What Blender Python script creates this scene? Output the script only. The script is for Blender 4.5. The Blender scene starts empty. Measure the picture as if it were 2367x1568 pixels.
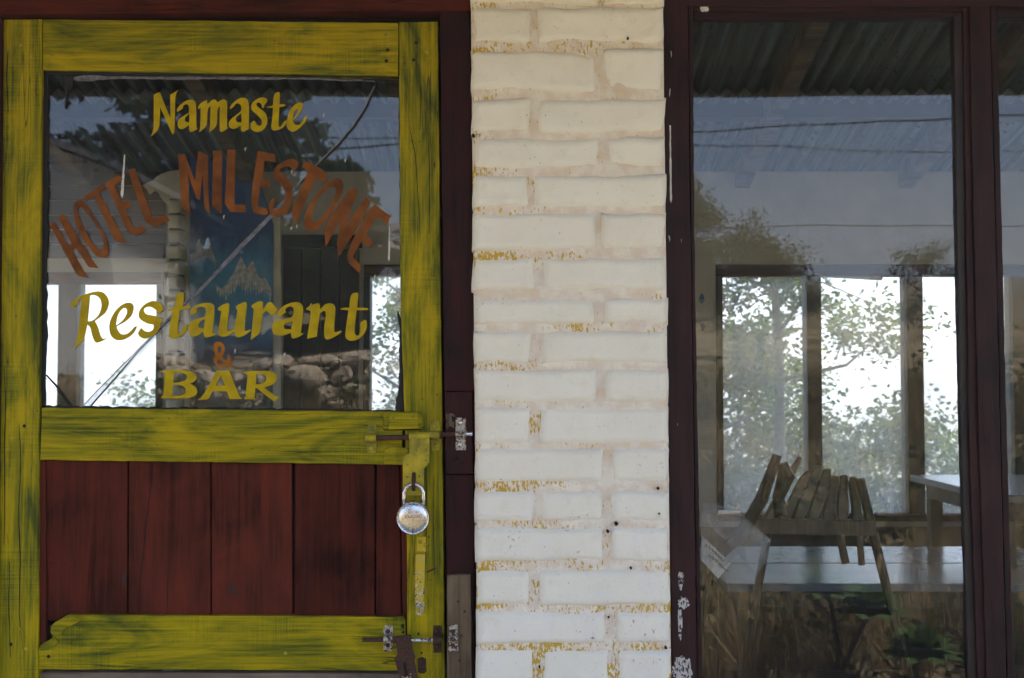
import bpy, bmesh, math, random
from mathutils import Vector, noise as mn
random.seed(7)
R = math.radians
scn = bpy.context.scene
C = scn.collection

# ------------------------------------------------------------------ camera, sky, sun, exposure
F_PX, D, H, TILT = 2538.0, 2.144, 1.42, R(2.0)      # photo measured on a 2367 x 1568 copy
cam_d = bpy.data.cameras.new('camera'); cam = bpy.data.objects.new('camera', cam_d); C.objects.link(cam)
cam.location = (0, -D, H); cam.rotation_euler = (R(90) + TILT, 0, 0)
cam_d.sensor_width = 36; cam_d.lens = 36 * F_PX / 2367; cam_d.clip_start = .02; cam_d.clip_end = 2000
scn.camera = cam
cam_d.dof.use_dof = True; cam_d.dof.focus_distance = D; cam_d.dof.aperture_fstop = 9
w = bpy.data.worlds.new('World'); scn.world = w; w.use_nodes = True
wt = w.node_tree; wt.nodes.clear()
SUN_EL, SUN_AZ = R(61), R(58)                          # sun stands high behind the building, veiled
sky = wt.nodes.new('ShaderNodeTexSky'); sky.sky_type = 'NISHITA'; sky.sun_disc = False
sky.sun_elevation = SUN_EL; sky.sun_rotation = SUN_AZ
sky.air_density = .8; sky.dust_density = .9; sky.ozone_density = 2.0; sky.altitude = 1500
hsv = wt.nodes.new('ShaderNodeHueSaturation'); hsv.inputs['Saturation'].default_value = 1.1
bg = wt.nodes.new('ShaderNodeBackground'); bg.inputs[1].default_value = .072
wo = wt.nodes.new('ShaderNodeOutputWorld')
wt.links.new(sky.outputs[0], hsv.inputs['Color']); wt.links.new(hsv.outputs[0], bg.inputs[0]); wt.links.new(bg.outputs[0], wo.inputs[0])
sun_d = bpy.data.lights.new('sun', 'SUN'); sun_d.energy = 5.0; sun_d.angle = R(12); sun_d.color = (1, .975, .94)
sun = bpy.data.objects.new('sun', sun_d); C.objects.link(sun)
sv = Vector((math.sin(SUN_AZ) * math.cos(SUN_EL), math.cos(SUN_AZ) * math.cos(SUN_EL), math.sin(SUN_EL)))
sun.rotation_euler = sv.to_track_quat('Z', 'Y').to_euler(); sun.location = sv * 30
vs = scn.view_settings; vs.view_transform = 'Standard'; vs.look = 'None'; vs.gamma = 1; vs.use_curve_mapping = False
vs.exposure = 2.88
scn.render.engine = 'CYCLES'
cy = scn.cycles
cy.max_bounces = 10; cy.diffuse_bounces = 5; cy.glossy_bounces = 4; cy.transmission_bounces = 6; cy.transparent_max_bounces = 24
cy.use_denoising = True; cy.sample_clamp_indirect = 6; cy.caustics_reflective = False; cy.caustics_refractive = False

# ------------------------------------------------------------------ helpers
ct, st = math.cos(TILT), math.sin(TILT)
def P(px, py, y=0.0):
    """point of the vertical plane y seen at photo pixel (px, py)"""
    dx, du = px - 1183.5, 784.0 - py
    d = Vector((dx, F_PX * ct - du * st, F_PX * st + du * ct))
    return Vector((0, -D, H)) + d * ((y + D) / d.y)
def XZ(px, py, y=0.0):
    p = P(px, py, y); return (p.x, p.z)
LOC = {}
def thing(name, label, cat, loc=(0, 0, 0), group=None, kind=None):
    o = bpy.data.objects.new(name, None); C.objects.link(o); o.location = loc; o.empty_display_size = .1
    LOC[o.name] = Vector(loc)
    tag(o, label, cat, group, kind); return o
def tag(o, label=None, cat=None, group=None, kind=None):
    if label: o['label'] = label
    if cat: o['category'] = cat
    if group: o['group'] = group
    if kind: o['kind'] = kind
    return o
def obj(name, verts, faces, mat, parent=None, smooth=False, bevel=0, seg=2, origin=None, solid=0):
    vs_ = [Vector(v) for v in verts]
    if origin is None:
        lo = Vector([min(v[i] for v in vs_) for i in range(3)]); hi = Vector([max(v[i] for v in vs_) for i in range(3)])
        origin = (lo + hi) / 2
    origin = Vector(origin)
    me = bpy.data.meshes.new(name); me.from_pydata([tuple(v - origin) for v in vs_], [], faces)
    bm = bmesh.new(); bm.from_mesh(me); bmesh.ops.recalc_face_normals(bm, faces=bm.faces); bm.to_mesh(me); bm.free()
    return link(name, me, mat, parent, smooth, bevel, seg, origin, solid)
def link(name, me, mat, parent=None, smooth=False, bevel=0, seg=2, origin=(0, 0, 0), solid=0):
    o = bpy.data.objects.new(name, me); C.objects.link(o)
    for m in (mat if isinstance(mat, (list, tuple)) else [mat]): me.materials.append(m)
    if smooth: me.polygons.foreach_set('use_smooth', [True] * len(me.polygons))
    if bevel:
        b = o.modifiers.new('bevel', 'BEVEL'); b.width = bevel; b.segments = seg; b.limit_method = 'ANGLE'; b.angle_limit = R(35)
    if solid:
        s = o.modifiers.new('solid', 'SOLIDIFY'); s.thickness = solid; s.offset = 0
    pl = Vector((0, 0, 0))
    if parent is not None:
        o.parent = parent; pl = LOC[parent.name]
    o.location = Vector(origin) - pl; LOC[o.name] = Vector(origin)
    return o
class MB:
    def __init__(s): s.v, s.f, s.m = [], [], []
    def add(s, v, f, mi=0):
        b = len(s.v); s.v += [tuple(p) for p in v]; s.f += [tuple(i + b for i in q) for q in f]; s.m += [mi] * len(f)
    def box(s, lo, hi, mi=0):
        (a, b, c), (d, e, f) = lo, hi
        s.add([(a, b, c), (d, b, c), (d, e, c), (a, e, c), (a, b, f), (d, b, f), (d, e, f), (a, e, f)],
              [(0, 3, 2, 1), (4, 5, 6, 7), (0, 1, 5, 4), (1, 2, 6, 5), (2, 3, 7, 6), (3, 0, 4, 7)], mi)
    def tube(s, pts, rad, n=8, cap=True, mi=0):
        pts = [Vector(p) for p in pts]; rad = rad if isinstance(rad, (list, tuple)) else [rad] * len(pts)
        V, Fc = [], []
        up = None
        for i, p in enumerate(pts):
            t = (pts[min(i + 1, len(pts) - 1)] - pts[max(i - 1, 0)]).normalized()
            if up is None:
                up = Vector((0, 0, 1)) if abs(t.z) < .9 else Vector((1, 0, 0))
            a = t.cross(up).normalized(); b = a.cross(t).normalized(); up = b
            for k in range(n):
                an = 2 * math.pi * k / n
                V.append(p + (a * math.cos(an) + b * math.sin(an)) * rad[i])
        for i in range(len(pts) - 1):
            for k in range(n):
                k2 = (k + 1) % n
                Fc.append((i * n + k, i * n + k2, (i + 1) * n + k2, (i + 1) * n + k))
        if cap:
            Fc.append(tuple(range(n))); Fc.append(tuple(range((len(pts) - 1) * n, len(pts) * n)))
        s.add(V, Fc, mi)
    def prism(s, xz, y0, y1, mi=0):
        n = len(xz)
        s.add([(x, y0, z) for x, z in xz] + [(x, y1, z) for x, z in xz],
              [tuple(range(n)), tuple(range(2 * n - 1, n - 1, -1))] + [(i, (i + 1) % n, (i + 1) % n + n, i + n) for i in range(n)], mi)
    def build(s, name, mat, parent=None, **k):
        o = obj(name, s.v, s.f, mat, parent, **k)
        if any(s.m): o.data.polygons.foreach_set('material_index', s.m)
        return o
def pxpoly(pts, y): return [XZ(a, b, y) for a, b in pts]
def slab(name, pts, y0, y1, mat, parent, bevel=.0012, seg=2):
    m = MB(); m.prism(pxpoly(pts, y0), y0, y1); return m.build(name, mat, parent, bevel=bevel, seg=seg)
def rough(pts, step=28, amp=.9, sd=0):
    """subdivide a pixel polygon and shake its outline a little"""
    rnd = random.Random(sd); out = []
    for i, (a, b) in enumerate(pts):
        c, d = pts[(i + 1) % len(pts)]
        L = math.hypot(c - a, d - b); n = max(1, int(L / step)); nx, ny = (d - b) / (L + 1e-6), -(c - a) / (L + 1e-6)
        for k in range(n):
            t = k / n; j = rnd.uniform(-amp, amp) if k else 0
            out.append((a + (c - a) * t + nx * j, b + (d - b) * t + ny * j))
    return out
def board(name, pts, y0, th, mat, parent, amp=.7, sd=None, bevel=.0016):
    return slab(name, rough(pts, 26, amp, sd if sd is not None else int(abs(pts[0][0] * 7 + pts[0][1] * 13)) % 997), y0, y0 + th, mat, parent, bevel)
def rect(x0, y0, x1, y1): return [(x0, y0), (x1, y0), (x1, y1), (x0, y1)]
def dome(name, px, py, y, r, mat, parent, h=.6, n=10):
    c = P(px, py, y); V, Fc = [], []
    for (rr, hh) in ((1, 0), (.96, .35 * h), (.7, .8 * h), (.3, h)):
        for k in range(n):
            a = 2 * math.pi * k / n; V.append((c.x + r * rr * math.cos(a), c.y - r * hh, c.z + r * rr * math.sin(a)))
    for i in range(3):
        for k in range(n): Fc.append((i * n + k, i * n + (k + 1) % n, (i + 1) * n + (k + 1) % n, (i + 1) * n + k))
    Fc.append(tuple(range(3 * n, 4 * n)))
    return obj(name, V, Fc, mat, parent, smooth=True)

# ------------------------------------------------------------------ materials
class NT:
    def __init__(s, name):
        s.m = bpy.data.materials.new(name); s.m.use_nodes = True; s.t = s.m.node_tree; s.t.nodes.clear()
        s.out = s.n('OutputMaterial')
    def n(s, kind, **kw):
        nd = s.t.nodes.new('ShaderNode' + kind)
        for k, v in kw.items(): setattr(nd, k, v)
        return nd
    def set(s, sock, v):
        if isinstance(v, bpy.types.NodeSocket): s.t.links.new(v, sock)
        elif v is not None:
            if isinstance(v, (tuple, list)) and len(v) == 3 and sock.type == 'RGBA': v = (*v, 1)
            if isinstance(v, (int, float)) and sock.type == 'RGBA': v = (v, v, v, 1)
            sock.default_value = v
    def coords(s, scale=(1, 1, 1), rnd=True, world=False):
        if world: c = s.n('NewGeometry').outputs['Position']
        else: c = s.n('TexCoord').outputs['Object']
        if rnd and not world:
            oi = s.n('ObjectInfo').outputs['Random']; mu = s.n('VectorMath', operation='MULTIPLY_ADD')
            s.set(mu.inputs[0], oi); mu.inputs[1].default_value = (37.1, 51.7, 29.3); s.set(mu.inputs[2], c); c = mu.outputs[0]
        mp = s.n('VectorMath', operation='MULTIPLY'); s.set(mp.inputs[0], c); mp.inputs[1].default_value = scale
        return mp.outputs[0]
    def noise(s, vec, scale=1, detail=4, rough=.55, dist=0):
        nd = s.n('TexNoise'); s.set(nd.inputs['Vector'], vec); nd.inputs['Scale'].default_value = scale
        nd.inputs['Detail'].default_value = detail; nd.inputs['Roughness'].default_value = rough; nd.inputs['Distortion'].default_value = dist
        return nd.outputs['Fac']
    def ramp(s, fac, stops, interp='LINEAR'):
        nd = s.n('ValToRGB'); cr = nd.color_ramp; cr.interpolation = interp
        while len(cr.elements) < len(stops): cr.elements.new(.5)
        for e, (p, c) in zip(cr.elements, stops):
            e.position = p; e.color = (c, c, c, 1) if isinstance(c, (int, float)) else (*c, 1)
        s.set(nd.inputs[0], fac); return nd.outputs[0]
    def mix(s, fac, a, b, mode='MIX'):
        nd = s.n('Mix', data_type='RGBA', blend_type=mode)
        s.set(nd.inputs[0], fac); s.set(nd.inputs[6], a); s.set(nd.inputs[7], b); return nd.outputs[2]
    def math(s, op, a, b=None, c=None, clamp=False):
        nd = s.n('Math', operation=op, use_clamp=clamp)
        for i, v in enumerate((a, b, c)):
            if v is not None: s.set(nd.inputs[i], v)
        return nd.outputs[0]
    def bump(s, h, dist=.001, strength=1):
        nd = s.n('Bump'); nd.inputs['Distance'].default_value = dist; nd.inputs['Strength'].default_value = strength
        s.set(nd.inputs['Height'], h); return nd.outputs[0]
    def pbr(s, col, rough=.6, metal=0, normal=None, spec=.4):
        b = s.n('BsdfPrincipled'); s.set(b.inputs['Base Color'], col); s.set(b.inputs['Roughness'], rough)
        s.set(b.inputs['Metallic'], metal); b.inputs['Specular IOR Level'].default_value = spec
        if normal is not None: s.set(b.inputs['Normal'], normal)
        s.t.links.new(b.outputs[0], s.out.inputs[0]); return s.m
    def sep(s, vec, i):
        nd = s.n('SeparateXYZ'); s.set(nd.inputs[0], vec); return nd.outputs[i]

def ax(h, along, across):           # scale triple for grain along x (h) or z
    return (along, across, across) if h else (across, across, along)
def yellow_paint(name, h, rust=0.0):
    n = NT(name)
    streak = n.noise(n.coords(ax(h, 6, 170)), 1, 6, .68, .6)
    blotch = n.noise(n.coords(ax(h, 3.2, 13)), 1, 4, .6, 1.6)
    saw = n.noise(n.coords(ax(h, 430, 9)), 1, 2, .5)
    sawm = n.ramp(n.noise(n.coords(ax(h, 7, 9)), 1, 2), [(.5, 0), (.62, 1)])
    f = n.math('ADD', n.math('MULTIPLY', streak, .52), n.math('MULTIPLY', blotch, .64))
    f = n.math('ADD', f, n.math('MULTIPLY', n.math('MULTIPLY', n.math('SUBTRACT', saw, .5), sawm), .2))
    col = n.ramp(f, [(.42, (.045, .058, .008)), (.515, (.150, .148, .003)), (.60, (.265, .222, .002)), (.68, (.37, .285, .001)), (.80, (.44, .315, .001))])
    crack = n.ramp(n.noise(n.coords(ax(h, 2.0, 62)), 1, 2, .45, .35), [(.489, 0), (.4975, 1), (.5025, 1), (.511, 0)])
    crm = n.ramp(n.noise(n.coords(ax(h, 3, 10)), 1, 2), [(.50, 0), (.60, 1)])
    ck = n.math('MULTIPLY', crack, crm)
    col = n.mix(n.math('MULTIPLY', ck, .8), col, (.018, .022, .01))
    spk = n.ramp(n.noise(n.coords((140, 140, 140)), 1, 3, .6), [(.69, 0), (.72, 1)])
    col = n.mix(n.math('MULTIPLY', spk, .75), col, (.03, .03, .012))
    hgt = n.math('SUBTRACT', n.math('ADD', n.math('MULTIPLY', streak, .6), n.math('MULTIPLY', saw, n.math('MULTIPLY', sawm, .5))), n.math('MULTIPLY', ck, 1.2))
    return n.pbr(col, n.ramp(streak, [(.3, .62), (.7, .42)]), 0, n.bump(hgt, .0012, .8), .12)
def wood_paint(name, h, cols, wear=None, rough=.55, spec=.35):
    n = NT(name)
    streak = n.noise(n.coords(ax(h, 4, 80)), 1, 5, .6, .8)
    blotch = n.noise(n.coords(ax(h, 6, 11)), 1, 3, .55, .6)
    f = n.math('ADD', n.math('MULTIPLY', streak, .45), n.math('MULTIPLY', blotch, .6))
    col = n.ramp(f, [(.38, cols[0]), (.52, cols[1]), (.70, cols[2])])
    crack = n.ramp(n.noise(n.coords(ax(h, 1.6, 46)), 1, 2, .4, .3), [(.494, 0), (.499, 1), (.501, 1), (.506, 0)])
    crm = n.ramp(n.noise(n.coords(ax(h, 3, 8)), 1, 2), [(.55, 0), (.62, 1)])
    ck = n.math('MULTIPLY', crack, crm)
    col = n.mix(n.math('MULTIPLY', ck, .85), col, (.008, .006, .005))
    ob = n.n('ObjectInfo').outputs['Random']; col = n.mix(1, col, n.ramp(ob, [(0, .72), (1, 1.25)]), 'MULTIPLY')
    if wear:
        wm = n.ramp(n.noise(n.coords(ax(h, 40, 90)), 1, 5, .7), [(.66, 0), (.70, 1)])
        col = n.mix(n.math('MULTIPLY', wm, .6), col, wear)
        sc_ = n.ramp(n.noise(n.coords(ax(h, 60, 260)), 1, 4, .7), [(.70, 0), (.74, 1)]); col = n.mix(n.math('MULTIPLY', sc_, .35), col, (.20, .15, .12))
    return n.pbr(col, rough, 0, n.bump(n.math('SUBTRACT', streak, ck), .0012, .8), spec)
M = {}
M['yellow_h'] = yellow_paint('yellow paint on timber across', True)
M['yellow_v'] = yellow_paint('yellow paint on timber upright', False)
RED = [(.028, .009, .006), (.078, .019, .011), (.128, .025, .014)]
M['red_v'] = wood_paint('red brown paint upright', False, RED, (.02, .012, .01), .75, .05)
M['red_h'] = wood_paint('red brown paint across', True, RED, (.02, .012, .01), .75, .05)
MAR = [(.010, .005, .005), (.025, .010, .010), (.042, .014, .015)]
M['maroon_v'] = wood_paint('maroon paint upright', False, MAR, (.01, .006, .006), .55, .18)
M['maroon_h'] = wood_paint('maroon paint across', True, MAR, (.01, .006, .006), .55, .18)
JAM = [(.010, .004, .004), (.028, .008, .008), (.052, .010, .010)]
M['jamb_v'] = wood_paint('dark red jamb paint', False, JAM, (.012, .008, .008), .6, .15)
BARE = [(.035, .024, .014), (.095, .066, .038), (.16, .115, .07)]
M['bare_v'] = wood_paint('weathered bare timber upright', False, BARE, None, .8)
M['bare_h'] = wood_paint('weathered bare timber across', True, [(.05, .04, .032), (.12, .09, .065), (.2, .15, .11)], None, .8)
M['dark_wood'] = wood_paint('dark stained timber', False, [(.010, .008, .007), (.024, .016, .013), (.04, .026, .02)], None, .5)
M['chair_wood'] = wood_paint('pale varnished timber', False, [(.05, .036, .022), (.11, .08, .05), (.17, .125, .08)], None, .5)
def simple(name, col, rough=.6, metal=0, nscale=60, var=.25, bumpd=0.0005, spec=.4):
    n = NT(name); f = n.noise(n.coords((1, 1, 1)), nscale, 4, .6)
    c2 = tuple(v * (1 - var) for v in col); c1 = tuple(min(1, v * (1 + var)) for v in col)
    return n.pbr(n.ramp(f, [(.3, c2), (.7, c1)]), n.ramp(f, [(.3, max(0, rough - .1)), (.7, min(1, rough + .1))]), metal, n.bump(f, bumpd, .6), spec)
M['crack_glint'] = simple('painted glint on glass edge', (.20, .21, .21), .4)  # light grey colour stands for a highlight on the crack
M['knot'] = simple('dark knot', (.022, .008, .006), .6)
M['black'] = simple('black old putty', (.008, .008, .009), .7)
M['grey_putty'] = simple('grey smeared putty', (.12, .12, .14), .8, 0, 90, .6)
M['letter_y'] = simple('yellow sign paint', (.40, .29, .002), .5, 0, 38, .22, .0003, .12)
M['letter_o'] = simple('orange sign paint', (.165, .054, .010), .5, 0, 26, .5, .0003, .12)
M['letter_a'] = simple('bright orange sign paint', (.33, .11, .006), .5, 0, 26, .35, .0003, .12)
M['white_drip'] = simple('white paint drip', (.55, .55, .52), .6)
M['steel'] = simple('polished steel', (.62, .62, .64), .28, 1, 160, .12)
M['steel_worn'] = simple('worn zinc', (.42, .39, .35), .45, 1, 220, .5)
M['dark_hole'] = simple('dark recess', (.006, .005, .005), .9)
M['red_print'] = simple('faded red print', (.30, .10, .10), .5)
M['wall_white'] = simple('old whitewash', (.70, .67, .60), .85, 0, 7, .2, .002)
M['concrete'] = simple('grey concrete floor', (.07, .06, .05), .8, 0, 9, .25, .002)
M['cement'] = simple('pale cement floor', (.44, .42, .38), .8, 0, 9, .15, .002)
M['old_mortar'] = simple('dark old mortar', (.09, .08, .07), .9)
n = NT('white plastic laminate'); M['table_top'] = n.pbr(n.ramp(n.noise(n.coords((1, 1, 1)), 9, 3), [(.3, (.14, .155, .18)), (.7, (.17, .185, .21))]), .24)
M['paper'] = simple('printed paper', (.5, .5, .48), .7)
M['ink'] = simple('dark ink', (.03, .03, .05), .7)
M['terracotta'] = simple('clay pot', (.22, .10, .06), .8)
M['cable'] = simple('black cable sheath', (.01, .01, .01), .6)
M['stone'] = simple('tan field stone', (.34, .27, .19), .9, 0, 14, .45, .01)
M['roof_red'] = simple('red roof sheet', (.30, .06, .04), .6)
M['roof_grey'] = simple('grey roof sheet', (.10, .10, .11), .5)
M['house_white'] = simple('white house wall', (.65, .63, .58), .9, 0, 3, .1)
M['pipe'] = simple('grey pipe', (.16, .17, .18), .5)
M['blue_paint'] = simple('blue paint spot', (.02, .10, .2), .6)
def rusty(name, base, amt, metal=1):
    n = NT(name); f = n.noise(n.coords((1, 1, 1)), 130, 6, .7)
    g = n.noise(n.coords((1, 1, 1)), 420, 3, .6)
    rustc = n.ramp(g, [(.3, (.018, .010, .008)), (.6, (.075, .034, .018)), (.8, (.13, .06, .025))])
    k = n.ramp(f, [(amt - .05, 1), (amt + .03, 0)])
    col = n.mix(k, base, rustc)
    return n.pbr(col, n.mix(k, .38, .85), n.mix(k, metal, .1), n.bump(f, .0008, 1))
M['rust'] = rusty('rusted iron', (.13, .09, .07), .66)
M['rust_white'] = rusty('rusted enamel plate', (.42, .38, .32), .49, 0)
M['rust_steel'] = rusty('rusting steel rod', (.6, .6, .62), .46)
def painted_metal():
    n = NT('yellow paint over metal'); f = n.noise(n.coords((1, 1, 1)), 95, 5, .65); g = n.noise(n.coords((1, 1, 1)), 24, 3, .6)
    col = n.ramp(g, [(.35, (.16, .15, .01)), (.55, (.36, .29, .006)), (.7, (.46, .34, .008))])
    dk = n.ramp(f, [(.62, 0), (.66, 1)]); col = n.mix(dk, col, (.04, .042, .02))
    wt_ = n.ramp(n.noise(n.coords((1, 1, 1)), 70, 5, .7), [(.665, 0), (.69, 1)]); col = n.mix(wt_, col, (.45, .44, .42))
    return n.pbr(col, .42, 0, n.bump(f, .0006, 1))
M['yellow_metal'] = painted_metal()
def chipped_metal():
    n = NT('chipped yellow handle'); p = n.coords((1, 1, 1), rnd=False); z = n.sep(p, 2)
    f = n.noise(p, 150, 5, .7); lim = n.math('ADD', f, n.math('MULTIPLY', z, -1.6))
    base = n.ramp(n.noise(p, 200, 2), [(.3, (.40, .40, .40)), (.55, (.45, .44, .41)), (.62, (.03, .03, .025))])
    col = n.mix(n.ramp(lim, [(.54, 0), (.57, 1)]), (.46, .33, .008), base)
    return n.pbr(col, .4, 0, n.bump(f, .0005, 1))
M['handle'] = chipped_metal()
def pillar_paint():
    n = NT('cream masonry paint'); p = n.coords(world=True); z = n.sep(p, 2)
    lowz = n.ramp(n.math('DIVIDE', z, 2.4), [(.34, 1), (.62, .0)])
    lowm = n.ramp(n.math('DIVIDE', z, 2.4), [(.42, 1), (.58, .0)])
    big = n.noise(p, 9, 3); fine = n.noise(p, 160, 5, .6); med = n.noise(p, 42, 4, .6)
    col = n.ramp(big, [(.3, (.775, .745, .64)), (.7, (.82, .795, .70))])
    col = n.mix(n.math('MULTIPLY', n.ramp(n.noise(p, 22, 4, .65), [(.52, 0), (.66, 1)]), n.math('MULTIPLY', lowz, .40)), col, (.75, .73, .75))
    chip = n.ramp(n.math('ADD', n.math('MULTIPLY', n.noise(p, 120, 6, .72), 1), n.math('MULTIPLY', n.math('SUBTRACT', n.noise(p, 11, 2), .5), .45)), [(.665, 0), (.685, 1)])
    col = n.mix(n.math('MULTIPLY', chip, n.math('MULTIPLY', lowm, .8)), col, (.30, .16, .15))
    spot = n.ramp(n.noise(p, 190, 3, .6), [(.70, 0), (.72, 1)])
    col = n.mix(n.math('MULTIPLY', spot, .8), col, (.10, .07, .05))
    oc = n.ramp(n.math('ADD', n.noise(n.coords((230, 60, 110), world=True), 1, 5, .7), n.math('MULTIPLY', n.math('SUBTRACT', n.noise(p, 12, 2), .5), .5)), [(.715, 0), (.735, 1)])
    col = n.mix(n.math('MULTIPLY', oc, n.math('MULTIPLY', lowz, .8)), col, (.55, .40, .10))
    dirt = n.ramp(n.noise(p, 30, 5, .7), [(.56, 0), (.78, 1)])
    col = n.mix(n.math('MULTIPLY', dirt, .22), col, (.42, .36, .26))
    hg = n.math('ADD', n.math('MULTIPLY', med, .8), n.math('MULTIPLY', fine, .3))
    hg = n.math('SUBTRACT', hg, n.math('MULTIPLY', chip, n.math('MULTIPLY', lowm, .4)))
    return n.pbr(col, .72, 0, n.bump(n.math('ADD', hg, n.math('MULTIPLY', n.ramp(n.noise(p, 85, 3, .5), [(.62, 0), (.76, 1)]), -.22)), .0032, .75), .25)
M['pillar'] = pillar_paint()
def joint_paint():
    n = NT('beige and ochre joint paint'); p = n.coords(world=True); z = n.sep(p, 2)
    low = n.ramp(n.math('DIVIDE', z, 2.4), [(.36, .12), (.48, .045), (.58, -.05), (.68, -.3)])
    col = n.ramp(n.noise(p, 30, 4, .6), [(.40, (.77, .72, .62)), (.53, (.70, .62, .53)), (.68, (.70, .57, .41))])
    left = n.ramp(n.math('ADD', n.sep(p, 0), .2), [(.1, .04), (.45, -.035)])
    oc = n.math('ADD', n.math('ADD', n.noise(n.coords((210, 60, 95), world=True), 1, 5, .7), n.math('MULTIPLY', n.math('SUBTRACT', n.noise(n.coords((7, 7, 22), world=True), 1, 2), .5), .6)), n.math('ADD', low, left))
    col = n.mix(n.ramp(oc, [(.64, 0), (.68, 1)]), col, (.50, .33, .04))
    return n.pbr(col, .8, 0, n.bump(n.noise(p, 90, 5, .6), .003, .8), .2)
M['joint'] = joint_paint()
def interior_plaster():
    n = NT('stained interior plaster'); p = n.coords(world=True)
    col = n.ramp(n.noise(p, 2.2, 4, .6), [(.3, (.46, .44, .40)), (.7, (.64, .61, .56))])
    return n.pbr(col, .9, 0, n.bump(n.noise(p, 18, 4), .004, .6), .2)
M['plaster'] = interior_plaster()
M['dado'] = simple('dark brown gloss dado', (.045, .022, .016), .5, 0, 6, .4)
def metal_roof():
    n = NT('weathered blue roof sheet'); p = n.coords(world=True)
    a = n.noise(n.coords((24, .8, .8), world=True), 1, 4, .65); b = n.noise(p, 26, 5, .7)
    col = n.ramp(a, [(.36, (.06, .055, .048)), (.5, (.15, .17, .17)), (.64, (.2, .30, .33))])
    col = n.mix(n.ramp(b, [(.6, 0), (.66, 1)]), col, (.06, .045, .03))
    return n.pbr(col, .55, .25, n.bump(b, .001, .5))
M['roof'] = metal_roof()
def glass(name, dust, scratch, streak=.0, wav=0.00004):
    n = NT(name); p = n.coords(world=True)
    lw = n.n('LayerWeight'); lw.inputs[0].default_value = .5
    fr = n.math('MULTIPLY_ADD', n.math('POWER', lw.outputs['Facing'], 5), .96, .04)
    tr = n.n('BsdfTransparent'); tr.inputs[0].default_value = (.975, .985, .98, 1)
    gl = n.n('BsdfGlossy'); gl.inputs['Roughness'].default_value = 0
    if wav: n.set(gl.inputs['Normal'], n.bump(n.noise(p, 3.0, 1, .4), wav * 20, 1))
    mx = n.n('MixShader'); n.set(mx.inputs[0], fr); n.t.links.new(tr.outputs[0], mx.inputs[1]); n.t.links.new(gl.outputs[0], mx.inputs[2])
    df = n.n('BsdfDiffuse'); df.inputs[0].default_value = (.62, .62, .62, 1); tl = n.n('BsdfTranslucent'); tl.inputs[0].default_value = (.62, .67, .73, 1)
    dm = n.n('MixShader'); dm.inputs[0].default_value = .5; n.t.links.new(df.outputs[0], dm.inputs[1]); n.t.links.new(tl.outputs[0], dm.inputs[2])
    spk = n.ramp(n.noise(p, 330, 2, .5), [(.70, 0), (.74, 1)])
    vert = n.noise(n.coords((34, 1, 2.0), world=True), 1, 4, .7)
    cl = n.noise(p, 5, 4, .6)
    d = n.math('MULTIPLY', n.ramp(cl, [(.3, .45), (.7, 1.5)]), n.math('MULTIPLY_ADD', n.ramp(vert, [(.45, 0), (.75, 1)]), streak, dust))
    d = n.math('ADD', d, n.math('MULTIPLY', spk, scratch), clamp=True)
    m2 = n.n('MixShader'); n.set(m2.inputs[0], d); n.t.links.new(mx.outputs[0], m2.inputs[1]); n.t.links.new(dm.outputs[0], m2.inputs[2])
    n.t.links.new(m2.outputs[0], n.out.inputs[0]); return n.m
M['glass_door'] = glass('door glass', .006, .10, .008)
M['glass_win'] = glass('window glass', .007, .10, .012)
M['glass_rear'] = glass('dusty rear glass', .22, .10, .10)
M['glass_edge'] = simple('green glass edge', (.05, .08, .07), .2)
def sheet(name, col, a, tl=.5):
    n = NT(name); tr = n.n('BsdfTransparent'); df = n.n('BsdfDiffuse'); df.inputs[0].default_value = (*col, 1)
    t2 = n.n('BsdfTranslucent'); t2.inputs[0].default_value = (*col, 1)
    m0 = n.n('MixShader'); m0.inputs[0].default_value = tl; n.t.links.new(df.outputs[0], m0.inputs[1]); n.t.links.new(t2.outputs[0], m0.inputs[2])
    mx = n.n('MixShader'); n.set(mx.inputs[0], n.ramp(n.noise(n.coords((1, 1, 1)), 60, 4, .7), [(.3, a * .6), (.7, min(1, a * 1.4))]))
    n.t.links.new(tr.outputs[0], mx.inputs[1]); n.t.links.new(m0.outputs[0], mx.inputs[2]); n.t.links.new(mx.outputs[0], n.out.inputs[0]); return n.m
M['tape'] = sheet('aged clear tape', (.7, .7, .68), .22)
M['plastic'] = sheet('clear plastic sleeve', (.75, .77, .8), .16)
def leaf(name, c1, c2):
    n = NT(name); oi = n.n('NewGeometry').outputs['Random Per Island']
    col = n.ramp(oi, [(0, c1), (1, c2)])
    df = n.n('BsdfDiffuse'); n.set(df.inputs[0], col); tl = n.n('BsdfTranslucent'); n.set(tl.inputs[0], n.mix(1, col, (1.5, 1.7, .8), 'MULTIPLY'))
    mx = n.n('MixShader'); mx.inputs[0].default_value = .22; n.t.links.new(df.outputs[0], mx.inputs[1]); n.t.links.new(tl.outputs[0], mx.inputs[2])
    n.t.links.new(mx.outputs[0], n.out.inputs[0]); return n.m
M['leaf'] = leaf('broad leaves', (.03, .05, .015), (.10, .12, .03))
M['leaf_dark'] = leaf('dark needles', (.014, .024, .010), (.04, .055, .018))
M['leaf_olive'] = leaf('olive leaves', (.035, .045, .018), (.085, .09, .035))
M['dry'] = leaf('dry grass', (.16, .11, .055), (.36, .27, .15))
M['rosette'] = leaf('succulent leaves', (.04, .075, .026), (.11, .16, .055))
M['bark'] = simple('grey bark', (.11, .09, .075), .9, 0, 30, .4, .01)
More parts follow.
